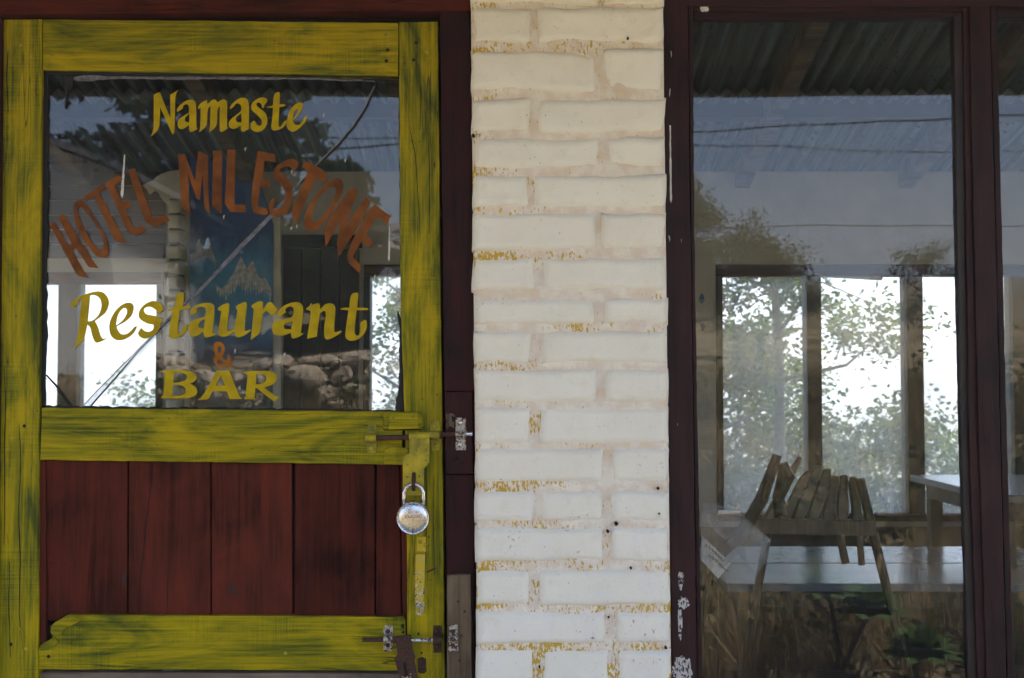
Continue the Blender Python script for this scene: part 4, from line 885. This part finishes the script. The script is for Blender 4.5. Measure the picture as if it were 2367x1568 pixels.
def chair(label, px_slats, yb, rail, mat, legpx, lean=0.0):
    cx = P(px_slats[0][0], 1200, yb).x
    c = thing('chair', label, 'chair', (P(1890, 1200, yb).x, yb, 0))
    for (tx, ty, bx, by, w0, w1) in px_slats:
        tp, bp = P(tx, ty, yb + .05), P(bx, by, yb)
        pts = []; nseg = 7; V, Fc = [], []
        for k in range(nseg + 1):
            u = k / nseg; p = tp.lerp(bp, u); ww = (w0 + (w1 - w0) * u) * (1 + .10 * math.sin(u * 9 + tx)) * (.6 if k == 0 else 1)
            for (sx, sy) in ((-1, -1), (1, -1), (1, 1), (-1, 1)): V.append((p.x + sx * ww, p.y + sy * .011, p.z))
        for k in range(nseg):
            for q in range(4): Fc.append((4 * k + q, 4 * k + (q + 1) % 4, 4 * k + 4 + (q + 1) % 4, 4 * k + 4 + q))
        Fc += [(0, 1, 2, 3), tuple(range(4 * nseg, 4 * nseg + 4))]
        obj('slat', V, Fc, mat, c, bevel=.006, seg=3)
    if rail:
        (x0, y0, x1, y1, hh) = rail; a, b = P(x0, y0, yb), P(x1, y1, yb)
        m = MB(); m.add([(a.x, yb - .016, a.z), (b.x, yb - .016, b.z), (b.x, yb + .02, b.z), (a.x, yb + .02, a.z), (a.x, yb - .016, a.z - hh), (b.x, yb - .016, b.z - hh), (b.x, yb + .02, b.z - hh), (a.x, yb + .02, a.z - hh)],
              [(0, 1, 2, 3), (4, 7, 6, 5), (0, 4, 5, 1), (1, 5, 6, 2), (2, 6, 7, 3), (3, 7, 4, 0)]); m.build('back_rail', mat, c, bevel=.004)
    a, b = P(1745, 1300, yb).x, P(2035, 1300, yb).x
    m = MB(); m.box((a, yb - .40, .43), (b, yb + .02, .46)); m.build('seat', mat, c, bevel=.008)
    for (x, y) in ((a + .01, yb - .39), (b - .05, yb - .39), (a + .01, yb - .03), (b - .05, yb - .03)):
        m = MB(); m.box((x, y, 0), (x + .04, y + .04, .429)); m.build('leg', mat, c, bevel=.004)
    for (tx, ty, bx, by, ww) in legpx:
        tp, bp = P(tx, ty, yb), P(bx, by, yb); bp = tp.lerp(bp, (tp.z - .461) / (tp.z - bp.z)) if ww > .0155 else bp
        m = MB(); m.tube([tp, bp], ww * .8, 8); m.build('back_post', M['dark_wood'] if ww > .0155 else mat, c)  # long posts coloured darker so they sink into the shade below
    return c
chair('pale wooden chair with a fan of carved slats in its back', [(1850, 1056, 1768, 1212, .011, .016), (1872, 1088, 1803, 1212, .017, .017), (1893, 1076, 1838, 1212, .017, .018), (1912, 1084, 1874, 1212, .017, .018), (1930, 1100, 1910, 1212, .016, .018), (1950, 1098, 1946, 1212, .015, .017), (1972, 1102, 1982, 1212, .014, .016)],
      1.12, (1742, 1198, 2022, 1203, .045), M['chair_wood'], [(1988, 1108, 2046, 1345, .018), (1778, 1212, 1755, 1345, .016), (1938, 1225, 1955, 1302, .015), (1985, 1225, 1992, 1306, .013)])
dc = thing('chair', 'dark wooden chair tipped over behind the plastic sleeve', 'chair', (P(1700, 1200, 1.0).x, 1.0, 0))
def stick(par, pts, w0, mat, yb, nm):
    m = MB(); m.tube([P(a, b, yb) for a, b in pts], w0, 8); m.build(nm, mat, par)
stick(dc, [(1797, 1052), (1760, 1155), (1715, 1235), (1640, 1300), (1612, 1420), (1600, 1640)], [.014, .019, .02, .018, .018, .018], M['dark_wood'], 1.0, 'back_post')
stick(dc, [(1808, 1072), (1818, 1100), (1800, 1150), (1806, 1190)], [.016, .026, .018, .022], M['dark_wood'], 1.0, 'slat')
pE = P(1640, 1300, 1.0); m = MB(); m.box((pE.x - .06, .82, 0), (pE.x - .02, .86, .43)); m.build('leg', M['dark_wood'], dc, bevel=.004)
pE2 = P(1850, 1425, 1.0); m = MB(); m.box((pE2.x - .02, .98, 0), (pE2.x + .02, 1.02, .43)); m.build('leg', M['dark_wood'], dc, bevel=.004)
m = MB(); m.box((pE.x - .04, .80, .43), (pE2.x + .03, 1.2, .46)); m.build('seat', M['dark_wood'], dc, bevel=.006)
# plastic sleeve with a card, hanging inside the glass
ps = thing('plastic_sleeve', 'creased clear plastic sleeve hanging inside the window corner', 'sleeve', (P(1700, 1330, .14).x, .14, P(1700, 1335, .14).z))
def sheet_px(name, pts, y, mat, par, bend=.03):
    V = []
    for i, (a, b) in enumerate(pts): V.append(P(a, b, y + bend * math.sin(i * 2.1)))
    return obj(name, V, [(0, i, i + 1) for i in range(1, len(V) - 1)], mat, par, solid=.0008)
sheet_px('film', [(1622, 1160), (1700, 1178), (1780, 1246), (1742, 1322), (1690, 1262), (1640, 1215)], .14, M['plastic'], ps)
sheet_px('film', [(1622, 1180), (1712, 1200), (1786, 1250), (1722, 1270), (1650, 1330), (1620, 1290)], .17, M['plastic'], ps)
sheet_px('film', [(1780, 1246), (1778, 1290), (1745, 1335), (1718, 1270)], .12, M['plastic'], ps, .02)
cd = sheet_px('card', [(1622, 1238), (1690, 1302), (1660, 1338), (1622, 1296)], .19, M['paper'], ps, .004)
for k, (a, b) in enumerate(((1630, 1258), (1638, 1282))):
    pts = [P(a + t * 44 + 2.5 * math.sin(t * 40), b + t * 38 + 3 * math.cos(t * 47), .182) for t in [i / 26 for i in range(27)]]
    m = MB(); m.tube(pts, .0008, 4); m.build('writing', M['ink'], cd)
sheet_px('strip', [(1660, 1180), (1712, 1181), (1712, 1187), (1660, 1189)], .11, M['paper'], ps, .001)
# brick pier beside the left rear window
pr_ = thing('brick_pier', 'rough whitewashed brick pier beside the sky filled rear window', 'pier', (P(407, 800, YB - .14).x, YB - .1, 0))
yy = P(0, 480, YB).z; rnd = random.Random(11); x0, x1 = P(383, 800, YB - .16).x, P(413, 800, YB - .16).x
zz = .0
while zz < P(0, 500, YB).z:
    brick(x0 + rnd.uniform(-.006, .004), zz + .006, x1 + rnd.uniform(-.003, .004), zz + .068, rnd, .155, YB - .16 + rnd.uniform(-.006, .006), M['wall_white'], pr_, 1.6, 8); zz += .0735
m = MB(); m.box((x0 + .008, YB - .145, 0), (x1 - .006, YB - .002, zz)); m.build('mortar', M['old_mortar'], pr_)
slab('broken_plaster', rough([(330, 428), (352, 418), (372, 402), (436, 390), (436, 520), (428, 500), (408, 488), (392, 480), (372, 458), (356, 440), (345, 450)], 12, 3, 5), YB - .03, YB - .002, M['wall_white'], pr_, .003)
slab('pier_cap', rough([(408, 500), (438, 488), (438, 945), (438, 1300), (414, 1300)], 20, 1.5, 6), YB - .06, YB - .003, M['wall_white'], pr_, .004)
bn = slab('mountain_banner', rough([(438, 330), (545, 330), (600, 420), (632, 520), (628, 1200), (440, 1200)], 40, .8, 9), YB - .075, YB - .0705, M['banner'], None, .001)
tag(bn, 'blue banner printed with snowy mountain peaks on the rear wall', 'banner')
def peak(x0, x1, base, hts, sd):
    rr = random.Random(sd); n_ = len(hts); up, dn = [], []
    for k in range(n_ * 4 + 1):
        t = k / (n_ * 4); q = t * (n_ - 1); a = int(min(q, n_ - 2)); h = hts[a] + (hts[a + 1] - hts[a]) * (q - a); x = x0 + (x1 - x0) * t
        up.append((x, base - h + rr.uniform(-3, 3))); dn.append((x, base - h * .35 + rr.uniform(4, 22) * (1 if k % 2 else -.6)))
    slab('printed_peak', up + dn[::-1], YB - .0765, YB - .0752, M['snow'], bn, 0)
peak(440, 500, 612, [22, 38, 62, 30, 68, 34, 8], 1)
peak(500, 627, 690, [30, 22, 40, 62, 100, 70, 88, 46, 50, 20], 2)
wp = slab('white_post', rough([(630, 480), (649, 478), (651, 700), (650, 945), (651, 1380), (630, 1380)], 30, 1.2, 4), YB - .07, YB - .002, M['wall_white'], None, .003); tag(wp, 'narrow whitewashed post beside the mountain banner', 'post')
dd = thing('inner_door', 'dark plank door in the rear wall next to the white post', 'door', (P(740, 800, YB).x, YB, 0))
for k in range(4):
    a = 655 + k * 44
    m = MB(); p0, p1 = P(a + 1, 575, YB - .02), P(a + 43, 575, YB - .02); m.box((p0.x, YB - .03, .01), (p1.x, YB - .002, p0.z)); m.build('plank', M['dark_wood'], dd, bevel=.003)
m = MB(); p0, p1 = P(652, 560, YB), P(838, 560, YB); m.box((p0.x, YB - .045, p0.z - .03), (p1.x, YB - .002, p0.z + .03)); m.build('door_head', M['dark_wood'], dd)
splat(1622, 690, 7, 12, 8, M['blue_paint'], YB - .001, rw); splat(1624, 756, 5, 10, 9, M['blue_paint'], YB - .001, rw)
# gutter pipe outside the long rear window
m = MB(); a, b = P(1660, 612, YB + .5), P(2038, 634, YB + .5); m.tube([a, b], .036, 20); o = m.build('gutter_pipe', M['pipe'], smooth=False); tag(o, 'grey gutter pipe end hanging outside the long rear window', 'pipe')

# ------------------------------------------------------------------ vegetation
def leaves(mb, centres, n, size, rnd, spread):
    for _ in range(n):
        c = centres[rnd.randrange(len(centres))]
        p = Vector(c) + Vector((rnd.gauss(0, spread), rnd.gauss(0, spread), rnd.gauss(0, spread * .8)))
        a = Vector((rnd.uniform(-1, 1), rnd.uniform(-1, 1), rnd.uniform(-.8, .4))).normalized()
        b = a.cross(Vector((rnd.uniform(-1, 1), rnd.uniform(-1, 1), rnd.uniform(-1, 1)))).normalized()
        s = size * rnd.uniform(.6, 1.3)
        mb.add([p, p + a * s * .5 + b * s * .28, p + a * s, p + a * s * .5 - b * s * .28], [(0, 1, 2, 3)])
def tree(name, label, x, y, height, spread, nleaf, size, mat, sd, group=None, first=.35, trunk_r=.07, lean=0, clump=.22, nb=9):
    rnd = random.Random(sd); z0 = ground_z(x, y) - .1
    t = thing(name, label, 'tree', (x, y, z0), group)
    top_ = Vector((x + lean, y, z0 + height)); base = Vector((x, y, z0)); wood = MB(); ends = []
    pts = [base.lerp(top_, k / 6) + Vector((rnd.gauss(0, .04), rnd.gauss(0, .04), 0)) * height * .12 * (k > 0) for k in range(7)]
    wood.tube(pts, [trunk_r * (1 - .13 * k) for k in range(7)], 8)
    for k in range(nb):
        u = first + (1 - first) * (k + .5) / nb; s = pts[min(5, int(u * 6))].lerp(pts[min(6, int(u * 6) + 1)], u * 6 % 1)
        an = k * 2.4 + rnd.uniform(-.4, .4); L = spread * (1.15 - .65 * u) * rnd.uniform(.75, 1.2)
        e = s + Vector((math.cos(an) * L, math.sin(an) * L, L * rnd.uniform(.25, .8)))
        mid = s.lerp(e, .5) + Vector((rnd.gauss(0, .06), rnd.gauss(0, .06), -.05 * L)); r0 = trunk_r * .45 * (1.1 - .6 * u)
        wood.tube([s, mid, e], [r0, r0 * .65, r0 * .25], 6)
        for q in range(5):
            s2 = s.lerp(e, rnd.uniform(.35, 1)); e2 = s2 + Vector((rnd.gauss(0, 1), rnd.gauss(0, 1), rnd.gauss(.35, .6))) * L * .34
            wood.tube([s2, e2], [r0 * .3, r0 * .12], 4); ends += [e2, s2.lerp(e2, .6)]
        ends.append(e)
    ends.append(top_)
    wood.build('trunk', M['bark'], t, smooth=True)
    lv = MB(); leaves(lv, ends, nleaf, size, rnd, clump * spread); lv.build('crown', mat, t)
    return t
# behind the building, seen through the rear windows
RT = 'trees behind the building'
tree('broadleaf_tree', 'tall slender tree with a forked grey trunk behind the long rear window', 2.72, 8.9, 5.7, 1.5, 15000, .068, M['leaf'], 21, RT, .45, .075, -.1, .075, 14)
tree('broadleaf_tree', 'dense leafy tree filling the corner of the long rear window', 1.85, 9.6, 5.2, 1.3, 16000, .068, M['leaf'], 22, RT, .35, .07, .1, .11, 12)
tree('broadleaf_tree', 'thin tree behind the rear window next to the dark door', -1.15, 9.2, 5.0, 1.1, 10000, .065, M['leaf'], 23, RT, .35, .06, 0, .10, 10)
tree('broadleaf_tree', 'low rounded tree below the tall slender tree', 3.9, 10.4, 3.0, 1.6, 12000, .085, M['leaf_olive'], 24, RT, .3, .07, 0, .13, 11)
tree('broadleaf_tree', 'low olive green tree behind the tipped dark chair', 2.6, 11.8, 4.0, 1.8, 14000, .09, M['leaf_olive'], 25, RT, .25, .08, 0, .13, 11)
tree('broadleaf_tree', 'young tree seen past the tall counter table', 5.4, 10.8, 3.2, 1.6, 10000, .085, M['leaf'], 26, RT, .3, .07, 0, .13, 11)
tree('broadleaf_tree', 'bushy tree whose top shows low in the sky filled rear window', -4.4, 11.0, 2.95, 1.3, 9000, .07, M['leaf'], 27, RT, .3, .07, 0, .13, 11)
tree('broadleaf_tree', 'rounded tree behind the wall between the rear windows', .5, 11.2, 4.2, 1.6, 9000, .06, M['leaf'], 28, RT, .3, .07, 0, .13, 11)
rnd = random.Random(44); gb = MB(); cc = []
for _ in range(420):
    x = rnd.uniform(-11, 13); y = rnd.uniform(14, 26); cc.append((x, y, ground_z(x, y) + rnd.uniform(.3, 3.2) + max(0, .22 * (y - 18))))
leaves(gb, cc, 34000, .11, rnd, .5)
o = gb.build('woodland', M['leaf_olive']); tag(o, 'far wooded slope below the building', 'woodland', kind='stuff')
# on the bank in front of the building, mirrored in the glass
FT = 'trees on the bank facing the building'
def conifer(label, x, y, height, rad, nleaf, sd):
    rnd = random.Random(sd); z0 = ground_z(x, y) - .1; t = thing('conifer_tree', label, 'tree', (x, y, z0), FT)
    w_ = MB(); w_.tube([(x, y, z0), (x, y, z0 + height * .97)], [.12, .015], 8); pts = []
    nl = int(height / .28)
    for k in range(nl):
        u = .12 + .86 * k / nl
        for q in range(7):
            an = rnd.uniform(0, 6.28); L = rad * (1 - u) ** .8 * rnd.uniform(.6, 1.15) + .05; s = Vector((x, y, z0 + height * u)); e = s + Vector((math.cos(an) * L, math.sin(an) * L, -L * .18))
            w_.tube([s, e], [.02, .005], 4); pts += [s.lerp(e, v) for v in (.3, .55, .8, 1.0)]
    w_.build('trunk', M['bark'], t); lv = MB(); leaves(lv, pts, nleaf, .15, rnd, .07); lv.build('crown', M['leaf_dark'], t)
conifer('tall dark conifer mirrored in the door glass above the lettering', -4.1, -11.5, 7.5, 2.2, 22000, 31)
conifer('shorter dark conifer mirrored beside the crack in the door glass', -2.35, -12.5, 2.75, 1.0, 15000, 32)
conifer('slim dark conifer between the two other conifers', -3.75, -13.5, 6.3, 1.5, 16000, 33)
tree('broadleaf_tree', 'rounded olive tree mirrored beside the window post', 2.1, -11.8, 2.1, .62, 14000, .055, M['leaf_olive'], 34, FT, .25, .07, 0, .16, 12)
tree('broadleaf_tree', 'low olive tree mirrored under the cables in the window', 3.3, -12.2, 1.55, .8, 11000, .055, M['leaf_olive'], 35, FT, .25, .06, 0, .13, 11)
tree('broadleaf_tree', 'small wispy tree mirrored at the window mullion', 5.5, -12.4, 1.6, .55, 3500, .045, M['leaf_olive'], 36, FT, .35, .04, 0, .16, 9)
tree('broadleaf_tree', 'wide bush on the bank opposite the brick pillar', .2, -12.0, 2.1, 1.3, 8000, .06, M['leaf_olive'], 37, FT, .2, .06, 0, .13, 11)
# dry grass on the bank
rnd = random.Random(5); gb = MB()
for _ in range(26000):
    x = rnd.uniform(-3.5, 5.0); d = 2.6 + 3.6 * rnd.random() ** 1.2; z = ground_z(x, -d) - .03
    if mn.noise((x * 1.4, d * 1.4, 7)) < -.15 and rnd.random() < .75: continue
    h = rnd.uniform(.10, .38); a = rnd.uniform(0, 6.28); l = rnd.uniform(.05, .7) * h; b = rnd.uniform(0, 6.28); ww = rnd.uniform(.002, .006)
    s = Vector((math.cos(b) * ww, math.sin(b) * ww, 0)); p = Vector((x, -d, z)); q = p + Vector((math.cos(a) * l, math.sin(a) * l, h))
    gb.add([p - s, p + s, q], [(0, 1, 2)])
o = gb.build('dry_grass', M['dry']); tag(o, 'dry tan grass covering the bank', 'grass', kind='stuff')
rnd = random.Random(8); gb = MB()
for _ in range(520):
    x = rnd.uniform(-3.2, 5.2); d = rnd.uniform(2.7, 6.0); z = ground_z(x, -d) - .03; hh = rnd.uniform(.25, .6)
    for q in range(26):
        a = rnd.uniform(0, 6.28); l = rnd.uniform(.1, .8) * hh; b = rnd.uniform(0, 6.28); ww = rnd.uniform(.003, .008); h = hh * rnd.uniform(.5, 1)
        sv_ = Vector((math.cos(b) * ww, math.sin(b) * ww, 0)); p = Vector((x + rnd.gauss(0, .04), -d + rnd.gauss(0, .04), z)); e = p + Vector((math.cos(a) * l, math.sin(a) * l, h))
        gb.add([p - sv_, p + sv_, e], [(0, 1, 2)])
o = gb.build('dry_grass_tufts', M['dry']); tag(o, 'tall dry grass tufts on the bank', 'grass', kind='stuff')
rnd = random.Random(6); gb = MB()
cl = [(rnd.uniform(-3, 4.5), -rnd.uniform(2.8, 5.6)) for _ in range(34)]
leaves(gb, [(x, y, ground_z(x, y) + .16) for x, y in cl], 16000, .05, rnd, .16)
o = gb.build('weeds', M['leaf_olive']); tag(o, 'low green weeds among the dry grass', 'weeds', kind='stuff')
# dry stone wall on the bank
sw = thing('stone_wall', 'heap wall of rough tan stones on the bank mirrored in the door glass', 'stone wall', (-1.3, -5.0, ground_z(-1.3, -5.0)))
rnd = random.Random(9)
def stone(c, r, rnd, par):
    bm = bmesh.new(); bmesh.ops.create_icosphere(bm, subdivisions=2, radius=1)
    sd = rnd.uniform(0, 99); sc = Vector((rnd.uniform(.9, 1.5), rnd.uniform(.8, 1.1), rnd.uniform(.6, .95))) * r; rot = rnd.uniform(-.4, .4)
    for v in bm.verts:
        k = 1 + .38 * mn.noise(v.co * 1.3 + Vector((sd, 0, 0))); co = v.co * k
        x, z = co.x * sc.x, co.z * sc.z; v.co = (x * math.cos(rot) - z * math.sin(rot), co.y * sc.y, x * math.sin(rot) + z * math.cos(rot))
    me = bpy.data.meshes.new('stone'); bm.to_mesh(me); bm.free()
    return link('stone', me, M['stone'], par, origin=c)
for row in range(4):
    x = -2.7
    while x < -.45:
        r = rnd.uniform(.06, .12); zt3 = ground_z(x, -5.0) + .02 + row * .105
        if not (row == 3 and rnd.random() < .35): stone(Vector((x + r, -5.0 + rnd.uniform(-.05, .05) - row * .02, zt3 + .05)), r, rnd, sw)
        x += 2.0 * r
# potted succulents at the foot of the bank, mirrored in the window
def succulent(label, x, y, pot_h, stems, sd):
    rnd = random.Random(sd); t = thing('potted_plant', label, 'plant', (x, y, ground_z(x, y)), 'potted plants by the bank foot')
    prof = [(.07, 0), (.085, pot_h * .4), (.10, pot_h * .9), (.11, pot_h * .9), (.11, pot_h), (.095, pot_h), (.09, pot_h - .02)]
    V, Fc = [], []
    for r, z in prof:
        for k in range(20): V.append((x + r * math.cos(k * math.pi / 10), y + r * math.sin(k * math.pi / 10), .004 + z))
    for i in range(len(prof) - 1):
        for k in range(20): Fc.append((i * 20 + k, i * 20 + (k + 1) % 20, (i + 1) * 20 + (k + 1) % 20, (i + 1) * 20 + k))
    Fc += [tuple(range(20)), tuple(range(120, 140))]
    obj('pot', V, Fc, M['terracotta'], t)
    for (hx, hz, hr) in stems:
        e = Vector((hx, y + rnd.uniform(-.03, .03), hz)); s = Vector((x + rnd.uniform(-.02, .02), y, pot_h - .01)); m = MB()
        m.tube([s, s.lerp(e, .5) + Vector((rnd.uniform(-.02, .02), 0, .0)), e], [.012, .010, .009], 7); m.build('stem', M['bark'], t)
        m = MB()
        for ring_ in range(5):
            for k in range(9):
                an = k * .698 + ring_ * .35; el = -.3 + ring_ * .33; L = hr * (1.15 - .12 * ring_)
                dirv = Vector((math.cos(an) * math.cos(el), math.sin(an) * math.cos(el), math.sin(el))); sd_ = dirv.cross(Vector((0, 0, 1))).normalized(); up = sd_.cross(dirv)
                m.add([e, e + dirv * L * .55 + sd_ * L * .27 + up * L * .06, e + dirv * L + up * L * .14, e + dirv * L * .55 - sd_ * L * .27 + up * L * .06], [(0, 1, 2, 3)])
        m.build('rosette', M['rosette'], t)
def vx(px, py, d): p = P(px, py, d); return p.x, p.z
h1 = vx(1915, 1358, 2.6); h2 = vx(2020, 1400, 2.6); h3 = vx(2130, 1500, 2.6)
succulent('leggy succulent with two dark rosettes on tall stems', vx(1940, 1600, 2.6)[0], -2.6, .12, [(h1[0], h1[1], .135), (h2[0], h2[1], .16)], 1)
succulent('short bushy succulent in a clay pot at the foot of the bank', vx(2125, 1600, 2.6)[0], -2.6, .10, [(h3[0], h3[1], .165)], 2)
# cables
def cable(label, pts, r=.009):
    m = MB(); m.tube(pts, r, 6); o = m.build('overhead_cable', M['cable'], smooth=True); tag(o, label, 'cable', 'cables over the yard')
for k, (pa, pb, dd_, lb) in enumerate(((300, 268, 6.5, 'black overhead cable passing lowest over the yard'), (334, 346, 7.0, 'black overhead cable with a slack middle span'), (528, 522, 7.5, 'black overhead cable farthest from the eave'))):
    a, b = P(1600, pa, dd_), P(2250, pb, dd_); a.y = b.y = -dd_; dv = b - a
    p0, p1 = a - dv * 3.2, b + dv * 2.5
    cable(lb, [p0.lerp(p1, t / 14) for t in range(15)], .005 if k else .007)
# whitewashed neighbour house, mirrored at the hinge side of the door glass
hx = P(255, 700, 8.0).x; y0 = -8.0; hz = 1.2
hs = thing('neighbour_house', 'small whitewashed house with a sloping roof across the yard', 'house', (hx - 1.6, y0 - 1.5, hz))
ze0, ze1 = P(-350, 120, 8).z, P(255, 392, 8).z
m = MB(); m.prism([(hx - 3.0, hz - .3), (hx, hz - .3), (hx, ze1), (hx - 3.0, ze1 + 3.0 * .42)], y0 - 3, y0); m.build('wall', M['house_white'], hs)
m = MB(); a = (hx + .32, ze1 - .12); b = (hx - 3.3, ze1 + 3.3 * .42 + .03)
m.add([(a[0], y0 + .25, a[1]), (b[0], y0 + .25, b[1]), (b[0], y0 - 3.2, b[1]), (a[0], y0 - 3.2, a[1]), (a[0], y0 + .25, a[1] + .06), (b[0], y0 + .25, b[1] + .06), (b[0], y0 - 3.2, b[1] + .06), (a[0], y0 - 3.2, a[1] + .06)],
      [(0, 1, 2, 3), (7, 6, 5, 4), (0, 4, 5, 1), (1, 5, 6, 2), (2, 6, 7, 3), (3, 7, 4, 0)]); m.build('roof', M['roof_grey'], hs)
m = MB(); m.box((hx - 1.9, y0 - .02, hz + .9), (hx - 1.1, y0 + .03, hz + 1.7)); m.build('shutter', M['dark_wood'], hs)
# far red roofed house on the hill
fx, fy = P(880, 560, 118).x, -118; fz = ground_z(fx, fy)
fh = thing('hillside_house', 'far two storey house with red roof on the hill mirrored by the latch side', 'house', (fx, fy, fz))
m = MB(); m.box((fx - 3, fy - 4, fz - 2), (fx + 3.4, fy, fz + 6.0)); m.build('wall', M['house_white'], fh)
m = MB(); m.box((fx - 3.4, fy - 4.5, fz + 6.0), (fx + 3.8, fy + .6, fz + 6.5)); m.build('roof', M['roof_red'], fh)
m = MB(); m.box((fx - 3.2, fy + .0, fz + 2.7), (fx + 3.6, fy + .7, fz + 3.6)); m.build('balcony', M['roof_red'], fh)
for k in range(3):
    for r_ in (1.0, 4.2):
        m = MB(); m.box((fx - 2.3 + k * 1.9, fy - .02, fz + r_), (fx - 1.3 + k * 1.9, fy + .04, fz + r_ + 1.3)); m.build('window', M['dark_wood'], fh)

# ------------------------------------------------------------------ mist
n = NT('thin mist'); pv = n.n('VolumePrincipled'); pv.inputs['Color'].default_value = (.93, .96, 1, 1); pv.inputs['Density'].default_value = .0055; pv.inputs['Anisotropy'].default_value = .3
n.t.links.new(pv.outputs[0], n.out.inputs['Volume'])
zlo = min(v[2] for v in gv) - 1
m = MB(); m.box((-402, -402, zlo), (402, 502, max(v[2] for v in gv) + 9)); o = m.build('haze', n.m); tag(o, 'thin pale mist in the air', 'haze', kind='stuff')
